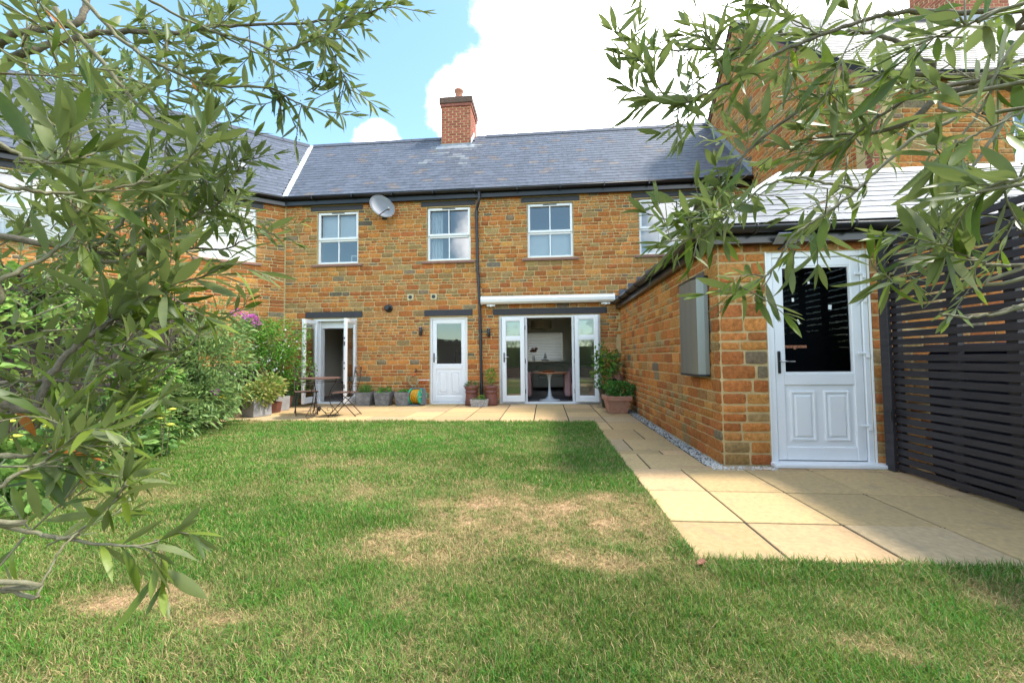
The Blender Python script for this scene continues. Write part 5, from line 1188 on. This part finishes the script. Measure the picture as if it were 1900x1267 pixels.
shrub('pink_valerian', 'cluster of magenta-pink flower heads rising above the climbing rose', 'flowers', (-6.35, 8.0), [((-6.35, 7.95, 1.85), (.35, .3, .2), 1.0)], S['plant'], .05, GREEN, 500, 60, .4, [((-6.52, 7.9, 2.10), (.12, .1, .07), 80, .045, (.62, .14, .52)), ((-6.25, 7.95, 1.98), (.16, .1, .07), 110, .045, (.62, .14, .52)), ((-6.12, 7.95, 1.86), (.08, .06, .06), 50, .045, (.62, .16, .5))])
shrub('jerusalem_sage', 'low sage plant with round yellow flower whorls in the near corner of the border', 'shrub', (-4.55, 3.4), [((-4.35, 3.1, .28), (.55, .6, .24), .4), ((-4.7, 3.9, .42), (.4, .5, .3), .3), ((-4.1, 2.6, .18), (.5, .5, .16), .3)], S['plant'], .11, [(.13, .24, .05), (.19, .32, .07), (.08, .17, .04)], 2300, 70, .55, None, up=.5)
sg2 = bpy.data.objects[-1] if False else None
ph_ = [o for o in COL.objects if o.name == 'jerusalem_sage'][0]
rw = random.Random(4); mst = MB(); msf = MB()
for k in range(22):
    x, y = rw.uniform(-4.85, -3.95), rw.uniform(2.7, 4.1); h = rw.uniform(.45, .78); dx = rw.uniform(-.08, .08)
    mst.tube([(x, y, .1), (x+dx*.5, y, h*.6), (x+dx, y, h)], .004, 5)
    for q in range(rw.choice((1, 2, 2))):
        z = h-q*.16; msf.lathe([(.008, -.012), (.034, -.006), (.036, .006), (.012, .016)], 9, (x+dx*(z/h), y, z))
ob('flower_stem', mst, S['stem'], ph_); ob('flower_whorl', msf, material('yellow_whorl', (.50, .52, .07), (.42, .42, .04), scale=40, rough=.7), ph_, True, kind='stuff')
shrub('mixed_border_shrub', 'leafy bright green border shrub between the sage and the buddleia', 'shrub', (-5.0, 4.5), [((-5.0, 4.5, .45), (.42, .5, .42), .5), ((-4.85, 4.0, .3), (.4, .45, .26), .3), ((-5.15, 4.9, .9), (.25, .35, .35), .2)], S['plant'], .085, [(.14, .28, .05), (.20, .36, .07), (.10, .22, .04), (.28, .36, .08)], 2600, 75, .42)
shrub('hop_climber', 'green climber spilling over the top of the board fence', 'climber', (-5.0, 3.6), [((-4.75, 3.3, 1.75), (.25, .7, .28), .5), ((-5.15, 4.4, 1.8), (.22, .6, .22), .3), ((-4.6, 2.8, 1.3), (.2, .5, .4), .2)], S['plant'], .09, [(.13, .26, .05), (.20, .34, .07), (.26, .38, .08)], 1500, 85, .5)
shrub('white_violet_clump', 'small clump with white flowers at the edge of the border', 'flowers', (-4.55, 4.15), [((-4.55, 4.15, .14), (.22, .25, .12), 1.0)], S['plant'], .08, GREEN, 260, 80, .6, [((-4.5, 4.05, .22), (.05, .04, .03), 26, .03, WHITE)])
shrub('vine_on_fence', 'thin twining vine with small leaves on top of the board fence', 'climber', (-5.7, 5.5), [((-5.72, 5.7, 1.9), (.2, .5, .12), .6), ((-5.5, 5.2, 1.85), (.15, .3, .1), .4)], S['plant'], .06, [(.14, .26, .06), (.22, .34, .1)], 420, 90, .35, [((-5.75, 5.75, 2.02), (.1, .2, .05), 24, .035, (.6, .25, .5))])
hg = thing('boundary_hedge', 'dense dark green hedge at the end of the garden opposite the house', 'hedge', (0, -4.5, 0))
ob('trunk_mass', MB().box(-9, 9, -5.2, -4.6, -.1, 1.7, .1), material('hedge_core', (.02, .035, .012), rough=.9), hg)
g_ = np.random.default_rng(5); P_ = np.stack([g_.uniform(-9, 9, 9000), g_.uniform(-4.65, -4.35, 9000), g_.uniform(-.05, 2.0, 9000)], 1); D_ = np.tile([0, 1.0, .3], (9000, 1)); leafmesh('foliage', (P_, D_), hg, S['plant'], .13, 0, GREEN, seed=99, aspect=.5)

# ================================================================== bistro set
def spiral(c, r0, r1, a0, a1, n=18, plane='xz'):
    out = []
    for i in range(n):
        t = i/(n-1); a = a0+(a1-a0)*t; r_ = r0+(r1-r0)*t; p = (r_*math.cos(a), r_*math.sin(a)); out.append((c[0]+p[0], c[1], c[2]+p[1]) if plane == 'xz' else (c[0], c[1]+p[0], c[2]+p[1]))
    return out
LOCALP[0] = True
def bistro_chair(label, loc, rz):
    ch_ = thing('bistro_chair', label, 'chair', loc, rz, 'wrought iron bistro chairs')
    r_ = .0085
    for s_ in (-1, 1):
        x = s_*.19
        ob('back_leg', MB().tube([(x, -.24, .005), (x, .02, .30), (x, .17, .47), (x, .235, .70), (x, .26, .92), (x, .262, .95)], r_, 7), S['iron'], ch_, True)       # runs from front foot up the back
        ob('front_leg', MB().tube([(x*.9, .27, .005), (x*.9, .0, .30), (x*.9, -.19, .445)], r_, 7), S['iron'], ch_, True)
    ob('seat', MB().box(-.20, .20, -.20, .18, .448, .456, .003), S['tabletop'], ch_)
    for y in (-.20, .18): ob('seat_rail', MB().tube([(-.2, y, .445), (.2, y, .445)], .008, 6), S['iron'], ch_)
    for y, z in ((-.22, .03), (.25, .03)): ob('stretcher', MB().tube([(-.19, y, z), (.19, y, z)], .006, 6), S['iron'], ch_)
    for z in (.57, .62, .76): ob('back_rail', MB().tube([(-.19, .19+(z-.47)*.17, z), (.19, .19+(z-.47)*.17, z)], .006, 6), S['iron'], ch_)
    top = [(-.19, .258, .88)]+[(-.19+.38*t, .262, .88+.075*math.sin(math.pi*t)) for t in np.linspace(.08, .92, 12)]+[(.19, .258, .88)]
    ob('top_rail', MB().tube(top, .007, 6), S['iron'], ch_, True)
    for s_ in (-1, 1):
        sp_ = [(s_*(.09)+s_*p[0], .25, p[2]) for p in spiral((0, 0, .85), .075, .015, 2.4, 2.4-7.5)]
        ob('back_scroll', MB().tube(sp_, .005, 6).tube([(s_*.165, .25, .88), (0, .255, .78)], .005, 6), S['iron'], ch_, True)
    return ch_
bistro_chair('wrought iron folding bistro chair on the french door side of the table, seen side on', (-3.86, 7.36, 0), rad(-82))
bistro_chair('wrought iron folding bistro chair on the fence side of the table, scrolled back visible', (-4.78, 7.58, 0), rad(38))
bt = thing('bistro_table', 'round rusty wrought iron bistro table with scrolled legs on the patio', 'table', (-4.30, 7.25, 0))
ob('table_top', MB().lathe([(.36, .715), (.372, .72), (.372, .735), (.36, .74)], 40), S['tabletop'], bt)
ob('apron_ring', MB().tube([(.30*math.cos(a), .30*math.sin(a), .66) for a in np.linspace(0, 2*math.pi, 33)], .006, 6), S['iron'], bt, True)
for k in range(3):
    a = rad(20+120*k); c_, s_ = math.cos(a), math.sin(a)
    prof = [(.30, .715), (.29, .66), (.20, .50), (.16, .38), (.20, .22), (.30, .10), (.34, .04), (.31, .008), (.25, .02), (.13, .03), (.03, .15)]
    ob('leg', MB().tube([(r_*c_, r_*s_, z) for r_, z in prof], .0075, 7), S['iron'], bt, True)
    sc1 = [((.17+p[0])*c_, (.17+p[0])*s_, p[2]) for p in spiral((0, 0, .13), .085, .018, -2.6, 5.2, 24)]
    ob('scroll', MB().tube(sc1, .0055, 6), S['iron'], bt, True)
ob('centre_boss', MB().lathe([(.01, .10), (.03, .14), (.03, .17), (.01, .20)], 12), S['iron'], bt, True)
LOCALP[0] = False
# ================================================================== olive trees
def leaf_variant(seed):
    r = random.Random(seed); w_ = r.uniform(.066, .118); bend = r.uniform(-.26, .10); tw = r.uniform(-.25, .25); fold = r.uniform(.15, .45)
    vs = [(0, 0, 0)]; 
    for t, k in ((.12, .42), (.32, .88), (.55, 1.0), (.78, .68)):
        z = bend*t*t*2.2; a = tw*t; ww = w_*k
        for s_ in (-1, 0, 1):
            zz = fold*ww if s_ else 0
            vs.append((s_*ww*math.cos(a), t, z+zz+s_*ww*math.sin(a)))
    vs.append((0, 1.0, bend*2.2))
    fs = [(0, 2, 1), (0, 3, 2)]
    for i in range(3):
        b_ = 1+3*i; fs += [(b_, b_+1, b_+4, b_+3), (b_+1, b_+2, b_+5, b_+4)]
    fs += [(10, 11, 13), (11, 12, 13)]
    return vs, fs
LEAFV = [leaf_variant(s) for s in range(8)]
LEAF_ME = [mesh_of('leaf', v, f, S['leaf_o'], True) for v, f in LEAFV]
LCOL = [(.105, .16, .018), (.07, .115, .018), (.13, .185, .022), (.19, .255, .032), (.21, .245, .11)]

def olive(name, label, trunk, mains, rand, fill, single=295, seed=0, leafcols=LCOL, dens=1.0):
    g = np.random.default_rng(seed); r = random.Random(seed)
    t = thing(name, label, 'tree', (trunk[0][0], trunk[0][1], 0), 0, 'olive trees framing the garden')
    ob('trunk', MB().tube(trunk, [.075-.045*i/(len(trunk)-1) for i in range(len(trunk))], 12), S['bark'], t, True)
    leaves = []; tw = MB(); buds = MB()
    def add_leaf(p, d, L, nrm):
        d = d/np.linalg.norm(d); s_ = np.cross(d, nrm); s_ /= np.linalg.norm(s_)+1e-9; n_ = np.cross(s_, d)
        M = np.eye(4); M[:3, 0] = s_*L; M[:3, 1] = d*L; M[:3, 2] = n_*L; M[:3, 3] = p
        c = r.choice(leafcols); k = r.uniform(.8, 1.2)
        if r.random() < .004: c = (.45, .16, .03)
        leaves.append((M, r.randrange(8), (c[0]*k, c[1]*k, c[2]*k)))
    def twig(pts, r0, r1, leafL, start=.15, step=.027, tipfan=True):
        leafL = leafL*1.15*dens
        pts = [np.array(p, float) for p in pts]
        # resample
        seg = [np.linalg.norm(b-a) for a, b in zip(pts[:-1], pts[1:])]; Ltot = sum(seg)
        if Ltot < .02: return
        m = max(4, int(Ltot/.02)); cum = np.concatenate([[0], np.cumsum(seg)]); s_ = np.linspace(0, Ltot, m)
        Q = np.stack([np.interp(s_, cum, [p[k] for p in pts]) for k in range(3)], 1)
        tw.tube(list(Q), list(np.linspace(r0, r1, m)), 6)
        d = start*Ltot; k = r.randrange(2)
        while d < Ltot*.995:
            i = min(int(d/Ltot*(m-1)), m-2); p = Q[i]; T = Q[min(i+1, m-1)]-Q[max(i-1, 0)]; T /= np.linalg.norm(T)
            a = np.cross(T, [0, 0, 1.0]); a = a/np.linalg.norm(a) if np.linalg.norm(a) > .1 else np.array([1.0, 0, 0]); b_ = np.cross(a, T)
            phi = (k % 2)*math.pi/2+r.uniform(-.5, .5)
            for sg in (0, math.pi):
                if r.random() < .10: continue
                o_ = math.cos(phi+sg)*a+math.sin(phi+sg)*b_; sp_ = r.uniform(.45, .95)
                D = T*math.cos(sp_)+o_*math.sin(sp_)+np.array([0, 0, r.uniform(-.25, .10)])
                up = np.array([0, 0, 1.0])+.5*g.normal(0, 1, 3) if r.random() < .8 else g.normal(0, 1, 3)
                add_leaf(p+o_*r0*.6, D, leafL*r.uniform(.5, 1.28)*(1 if d < Ltot*.8 else .8), up)
            if r.random() < .12:
                bp = p+g.normal(0, .006, 3)
                for q in range(5): buds.lathe([(.0004, -.0018), (.0019, 0), (.0004, .0018)], 5, tuple(bp+g.normal(0, .008, 3)))
            d += step*r.uniform(.75, 1.35); k += 1
        if tipfan:
            T = Q[-1]-Q[-2]; T /= np.linalg.norm(T)
            for q in range(3): add_leaf(Q[-1], T+g.normal(0, .25, 3), leafL*r.uniform(.6, .9), np.array([0, 0, 1.0])+.5*g.normal(0, 1, 3))
    for (pts, r0, r1, L, opts) in mains:
        P_ = [at(*p) if len(p) == 3 else np.array(p[:3]) for p in pts]
        # smooth path (Catmull-Rom)
        Q = []
        for i in range(len(P_)-1):
            p0, p1, p2, p3 = P_[max(i-1, 0)], P_[i], P_[i+1], P_[min(i+2, len(P_)-1)]
            for s_ in np.linspace(0, 1, 6, endpoint=False): Q.append(.5*((2*p1)+(-p0+p2)*s_+(2*p0-5*p1+4*p2-p3)*s_**2+(-p0+3*p1-3*p2+p3)*s_**3))
        Q.append(P_[-1]); Q = [q+g.normal(0, .0015, 3) for q in Q]
        ob('branch', MB().tube(Q, list(np.linspace(r0, r1, len(Q))), 9), S['bark'] if r0 > .006 else S['twig'], t, True)
        # leaves straight on the outer part
        if L: twig(Q[int(len(Q)*opts.get('from', .45)):], max(r1*1.02, .0012), max(r1*.9, .001), L, .02, opts.get('step', .029))
        # side twigs
        for q in range(opts.get('n', 0)):
            f = r.uniform(opts.get('t0', .2), .97); i = min(int(f*(len(Q)-1)), len(Q)-2); p = Q[i]; T = Q[i+1]-Q[i]; T /= np.linalg.norm(T)
            dz = np.array(opts.get('dir', (0, 0, .15))); D = T*r.uniform(.2, .9)+g.normal(0, .6, 3)+dz; D -= CF*(D@CF)*.45; D /= np.linalg.norm(D)
            ln = r.uniform(*opts.get('len', (.06, .16))); e = p+D*ln; mid = p+D*ln*.5+g.normal(0, .1, 3)*ln+np.array([0, 0, .06*ln])
            twig([p, mid, e], .0016, .0008, L or .05)
    # filler twigs deeper in the crown
    for (u0, u1, v0, v1, d0, d1, n, L, dirs) in fill:
        for q in range(n):
            p = at(r.uniform(u0, u1), r.uniform(v0, v1), r.uniform(d0, d1)); D = np.array(dirs)+g.normal(0, .55, 3); D /= np.linalg.norm(D); ln = r.uniform(.10, .26)
            twig([p, p+D*ln*.5+g.normal(0, .015, 3), p+D*ln], .0022, .0009, L)
    ob('twig', tw, S['twig'], t, True, kind='stuff')
    if buds.v: ob('flower_bud', buds, material(name+'_bud', (.32, .30, .10), (.2, .15, .07), scale=60, rough=.7), t, kind='stuff')
    # the largest leaves stand alone
    sc_ = []
    for q, (M, k, c) in enumerate(leaves):
        u, v, z = proj(M[:3, 3]+M[:3, 1]*.5); a = np.linalg.norm(M[:3, 1])/z if (z > .1 and -20 < u < 1920 and -20 < v < 1287) else 0; sc_.append((-a, q))
    sc_.sort(); sing = set(q for a, q in sc_[:single] if a < 0); rest = []
    for q, it in enumerate(leaves):
        if q in sing:
            M, k, c = it; o = bpy.data.objects.new('leaf', LEAF_ME[k]); COL.objects.link(o); o.color = (*c, 1); par(o, t); o.matrix_basis = Matrix(M.tolist())
        else: rest.append(it)
    joined('foliage', rest, LEAFV, S['leaf_a'], t, True)
    print(name, 'leaves', len(leaves)); return t

W = lambda x, y, z: (x, y, z, 0)     # world point
LT = [(-1.75, .15, -.02), (-1.72, .2, .45), (-1.66, .25, .95), (-1.60, .32, 1.35), (-1.52, .40, 1.75)]
TL = W(-1.60, .32, 1.35); TM = W(-1.66, .25, .95); TU = W(-1.52, .40, 1.75)
LM = [
 ([TU, (-120, 150, .95), (27, 105, .95), (85, 85, .97), (153, 68, 1.0), (237, 58, 1.02), (305, 63, 1.05), (373, 51, 1.08), (441, 47, 1.1), (577, 42, 1.12), (660, 30, 1.12), (735, 8, 1.12)], .0095, .0016, .058, dict(n=17, t0=.35, len=(.07, .17), dir=(0, 0, -.05))),
 ([TU, (-90, 90, .95), (27, 64, .95), (90, 50, .97), (146, 41, .98), (165, -20, 1.0), (180, -80, 1.0)], .009, .006, 0, dict(n=0)),
 ([(129, -30, .92), (217, 68, .95), (305, 125, .98), (390, 156, 1.0), (492, 163, 1.03), (543, 187, 1.05), (577, 200, 1.05), (648, 216, 1.05)], .005, .0012, .055, dict(n=15, t0=.1, len=(.05, .13), dir=(0, 0, 0))),
 ([(373, 55, 1.08), (458, 75, 1.06), (516, 95, 1.05), (577, 75, 1.06), (611, 61, 1.07), (655, 30, 1.08), (690, -15, 1.1)], .004, .0012, .055, dict(n=8, t0=.3, len=(.06, .13), dir=(0, 0, .1))),
 ([(100, 15, .9), (210, 139, .95), (260, 200, .97), (310, 235, .98), (370, 250, 1.0), (430, 225, 1.0)], .006, .0012, .055, dict(n=8, t0=.1, len=(.06, .14))),
 ([(577, 42, 1.12), (610, 90, 1.11), (635, 135, 1.1), (650, 175, 1.1)], .003, .001, .055, dict(n=5, t0=.3, len=(.05, .11), dir=(0, 0, .4))),
 ([(240, -20, 1.0), (330, 30, 1.05), (420, 70, 1.08), (520, 120, 1.1), (600, 150, 1.1)], .004, .001, .052, dict(n=7, len=(.05, .12))),
 ([TL, (-100, 430, .95), (0, 438, .98), (126, 461, 1.02), (170, 468, 1.05), (252, 472, 1.1), (315, 460, 1.12), (410, 463, 1.15), (470, 440, 1.15)], .011, .0014, .06, dict(n=14, t0=.3, len=(.07, .18))),
 ([(126, 461, 1.02), (189, 485, 1.02), (221, 484, 1.02), (268, 457, 1.04), (316, 431, 1.06), (363, 400, 1.08), (406, 375, 1.08), (440, 320, 1.08), (475, 290, 1.08)], .006, .0012, .06, dict(n=10, t0=.4, len=(.06, .15), dir=(.1, 0, .2))),
 ([(170, 468, 1.05), (199, 440, 1.04), (221, 420, 1.04), (246, 395, 1.04), (330, 365, 1.06), (420, 318, 1.08), (430, 300, 1.08)], .0055, .0012, .06, dict(n=9, t0=.4, len=(.06, .15))),
 ([TL, (-80, 560, .78), (0, 520, .80), (79, 479, .84), (126, 447, .86), (142, 406, .88), (130, 350, .9), (120, 300, .92)], .006, .0014, .07, dict(n=7, t0=.35)),
 ([(305, 63, 1.05), (310, 120, 1.04), (310, 200, 1.04), (308, 270, 1.03), (312, 360, 1.02)], .0035, .0012, .06, dict(n=6, t0=.2)),
 ([TM, (-90, 750, .78), (0, 750, .80), (63, 757, .82), (95, 690, .84), (142, 643, .86), (190, 605, .88), (237, 577, .9), (268, 555, .9), (330, 525, .92), (400, 510, .94)], .010, .0014, .085, dict(n=10, t0=.45, len=(.06, .14), **{'from': .62})),
 ([(-60, 715, .85), (0, 712, .85), (41, 706, .86), (126, 709, .88), (190, 716, .9), (240, 718, .92)], .007, .0014, .065, dict(n=7, t0=.3, **{'from': .75})),
 ([(63, 757, .82), (110, 775, .84), (167, 795, .86), (200, 775, .88), (235, 750, .9), (262, 715, .9)], .006, .0013, .065, dict(n=6, t0=.4, **{'from': .7})),
 ([(95, 690, .84), (234, 662, .95), (284, 586, 1.0), (330, 560, 1.0)], .003, .0012, .06, dict(n=4, t0=.4)),
 ([(190, 716, .9), (250, 720, .95), (309, 684, 1.0), (363, 627, 1.02), (372, 600, 1.02)], .004, .0012, .055, dict(n=4, t0=.6, **{'from': .8})),
 ([TM, (-60, 850, .72), (0, 846, .74), (88, 840, .76), (152, 804, .78), (168, 812, .78), (220, 780, .8)], .006, .0014, .075, dict(n=5, t0=.4, **{'from': .6})),
 ([(-40, 930, .66), (24, 884, .68), (70, 860, .7), (120, 830, .72), (160, 812, .74)], .004, .0014, .075, dict(n=4, t0=.3, **{'from': .6})),
 ([TM, (-60, 965, .62), (0, 976, .64), (80, 992, .66), (172, 1008, .68), (256, 1012, .69), (300, 1000, .7)], .005, .0013, .070, dict(n=3, t0=.5, len=(.04, .08), **{'from': .68})),
 ([(80, 992, .66), (132, 996, .67), (180, 955, .68), (224, 915, .69), (235, 890, .69)], .003, .0012, .068, dict(n=2, t0=.5, len=(.03, .07), **{'from': .5})),
 ([TM, (-40, 1075, .56), (0, 1092, .57), (68, 1108, .58)], .004, .003, 0, dict(n=0)),
 ([(68, 1108, .58), (90, 1060, .6), (120, 1010, .62), (150, 985, .66)], .0016, .0012, 0, dict(n=0)),
 ([(-40, 240, .62), (20, 280, .64), (70, 300, .66), (120, 300, .68), (180, 285, .70)], .004, .0013, .085, dict(n=4, t0=.3, len=(.05, .1))),
 ([(-50, 330, .66), (30, 350, .7), (110, 360, .74), (200, 350, .78), (290, 330, .82), (360, 290, .85), (400, 260, .86)], .004, .0013, .08, dict(n=6, t0=.3, len=(.05, .12))),
]
LFILL = [(-40, 330, 130, 330, 1.15, 1.8, 56, .062, (.5, .1, .15)), (-40, 300, 330, 560, 1.05, 1.8, 52, .062, (.5, .1, .1)), (-40, 140, 0, 150, .75, 1.2, 16, .06, (.5, .1, -.1)), (150, 430, 0, 170, 1.2, 1.7, 10, .055, (.6, 0, -.1)),
         (-40, 190, 560, 760, .85, 1.3, 20, .065, (.5, .1, .05)), (300, 480, 330, 470, 1.2, 1.6, 18, .06, (.4, .1, .25)), (-40, 130, 780, 1040, .7, 1.0, 11, .07, (.55, .1, .1))]
olive('olive_tree', 'dense olive tree with drooping grey-green branches overhanging the board fence side', LT, LM, None, LFILL, seed=3)

RT = [(1.85, .15, -.02), (1.80, .2, .5), (1.72, .28, 1.0), (1.66, .34, 1.45), (1.60, .42, 1.85)]
RU = W(1.60, .42, 1.80); RM_ = W(1.66, .34, 1.45)
RMn = [
 ([RM_, (1990, 140, .85), (1900, 152, .88), (1830, 160, .9), (1753, 175, .92), (1689, 222, .94), (1626, 246, .96), (1560, 250, .98), (1500, 262, 1.0)], .015, .002, .06, dict(n=7, t0=.4, len=(.06, .14), **{'from': .8})),
 ([RM_, (1980, 125, .78), (1900, 135, .8), (1795, 152, .83), (1710, 172, .86), (1626, 219, .9), (1575, 260, .92), (1520, 300, .94)], .007, .0013, .058, dict(n=8, t0=.4, len=(.05, .12), **{'from': .65})),
 ([RU, (1980, 25, .80), (1900, 23, .82), (1774, 23, .84), (1668, 25, .86), (1605, 38, .88), (1521, 67, .9), (1437, 101, .92), (1353, 152, .94), (1310, 173, .95), (1277, 190, .95), (1243, 194, .96), (1205, 180, .96), (1160, 160, .96)], .0062, .0013, .06, dict(n=17, t0=.45, len=(.05, .13), **{'from': .70})),
 ([RM_, (1900, 140, .86), (1816, 143, .88), (1710, 139, .9), (1639, 139, .92), (1597, 156, .93), (1521, 181, .94), (1458, 223, .95), (1395, 274, .96), (1361, 316, .97), (1327, 362, .98), (1298, 396, .98), (1255, 410, .98), (1200, 395, .98)], .0065, .0013, .062, dict(n=18, t0=.35, len=(.05, .13), **{'from': .72})),
 ([RU, (1816, 143, .95), (1732, 122, .97), (1668, 80, .98), (1605, 60, 1.0), (1542, 62, 1.0), (1428, 67, 1.02), (1395, 84, 1.02), (1340, 92, 1.02), (1222, 93, 1.03), (1175, 75, 1.03)], .0065, .0014, .058, dict(n=15, t0=.35, len=(.05, .14), dir=(0, 0, .2), **{'from': .72})),
 ([RM_, (1870, 156, .72), (1774, 219, .74), (1689, 261, .75), (1626, 320, .76), (1563, 375, .77), (1500, 417, .78), (1470, 439, .78), (1444, 484, .79), (1404, 524, .8), (1357, 537, .8), (1311, 545, .8)], .0042, .0012, .055, dict(n=9, t0=.25, len=(.04, .10), dir=(0, 0, -.1), **{'from': .86, 'step': .03})),
 ([(1595, 350, .76), (1530, 340, .78), (1480, 330, .8), (1420, 345, .82), (1350, 400, .84), (1290, 440, .85), (1230, 450, .86)], .003, .0012, .058, dict(n=9, t0=.3, len=(.05, .11), **{'from': .6})),
 ([RM_, (1960, 500, .6), (1900, 494, .62), (1836, 490, .63), (1805, 480, .64), (1770, 465, .64), (1748, 453, .65)], .0035, .0014, .06, dict(n=3, t0=.5, len=(.04, .08), dir=(0, 0, .3), **{'from': .72})),
 ([RM_, (1960, 555, .66), (1900, 566, .68), (1846, 583, .69), (1785, 588, .7), (1742, 583, .7)], .004, .0018, 0, dict(n=0)),
 ([(1880, 205, .7), (1826, 280, .7), (1780, 350, .7), (1743, 400, .7), (1711, 441, .7), (1682, 486, .71), (1664, 500, .71), (1640, 520, .71)], .003, .0012, .06, dict(n=4, t0=.5, len=(.04, .09), **{'from': .8})),
 ([(1900, 60, .74), (1850, 130, .74), (1826, 197, .75), (1771, 268, .76), (1753, 317, .76), (1740, 340, .76)], .003, .0012, .06, dict(n=6, t0=.2, len=(.05, .1), **{'from': .6})),
 ([RM_, (1950, 190, .62), (1900, 204, .63), (1830, 240, .64), (1780, 266, .65), (1735, 310, .66)], .003, .0012, .065, dict(n=4, t0=.3, len=(.04, .1), **{'from': .7})),
 ([RM_, (1960, 330, .55), (1900, 330, .57), (1850, 345, .58), (1810, 360, .59)], .003, .0013, .075, dict(n=5, t0=.4, len=(.04, .09), **{'from': .6})),
 ([RU, (1950, -10, .56), (1850, 20, .58), (1780, 55, .6), (1700, 85, .62)], .003, .0013, .075, dict(n=4, t0=.4, len=(.04, .09), **{'from': .6})),
 ([(1521, 67, .9), (1480, 40, .9), (1440, 20, .9), (1410, -20, .9)], .002, .001, .058, dict(n=4, t0=.2, len=(.04, .1))),
 ([(1605, 38, .88), (1570, 90, .88), (1545, 150, .88), (1520, 200, .88)], .002, .001, .06, dict(n=4, t0=.2, len=(.04, .1))),
 ([(1353, 152, .94), (1330, 110, .95), (1310, 60, .95), (1295, 20, .95)], .002, .001, .055, dict(n=4, t0=.2, len=(.04, .08))),
 ([(1243, 194, .96), (1200, 130, .96), (1170, 90, .96), (1140, 60, .96)], .002, .001, .055, dict(n=4, t0=.2, len=(.04, .08), dir=(-.1, 0, .2))),
]
RFILL = [(1330, 1650, 20, 320, 1.05, 1.5, 14, .058, (-.5, .1, .05)), (1600, 1920, 60, 330, 1.0, 1.5, 14, .058, (-.4, .1, 0)), (1720, 1920, 330, 470, .8, 1.3, 8, .06, (-.5, .1, .1)), (1420, 1620, 240, 400, .9, 1.2, 4, .058, (-.5, .1, 0))]
olive('olive_tree', 'open olive tree with bright green sprays overhanging the outbuilding and screen side', RT, RMn, None, RFILL, seed=12, dens=1.12, leafcols=[(.12, .18, .02), (.085, .135, .018), (.165, .23, .026), (.23, .30, .038), (.25, .275, .13)])
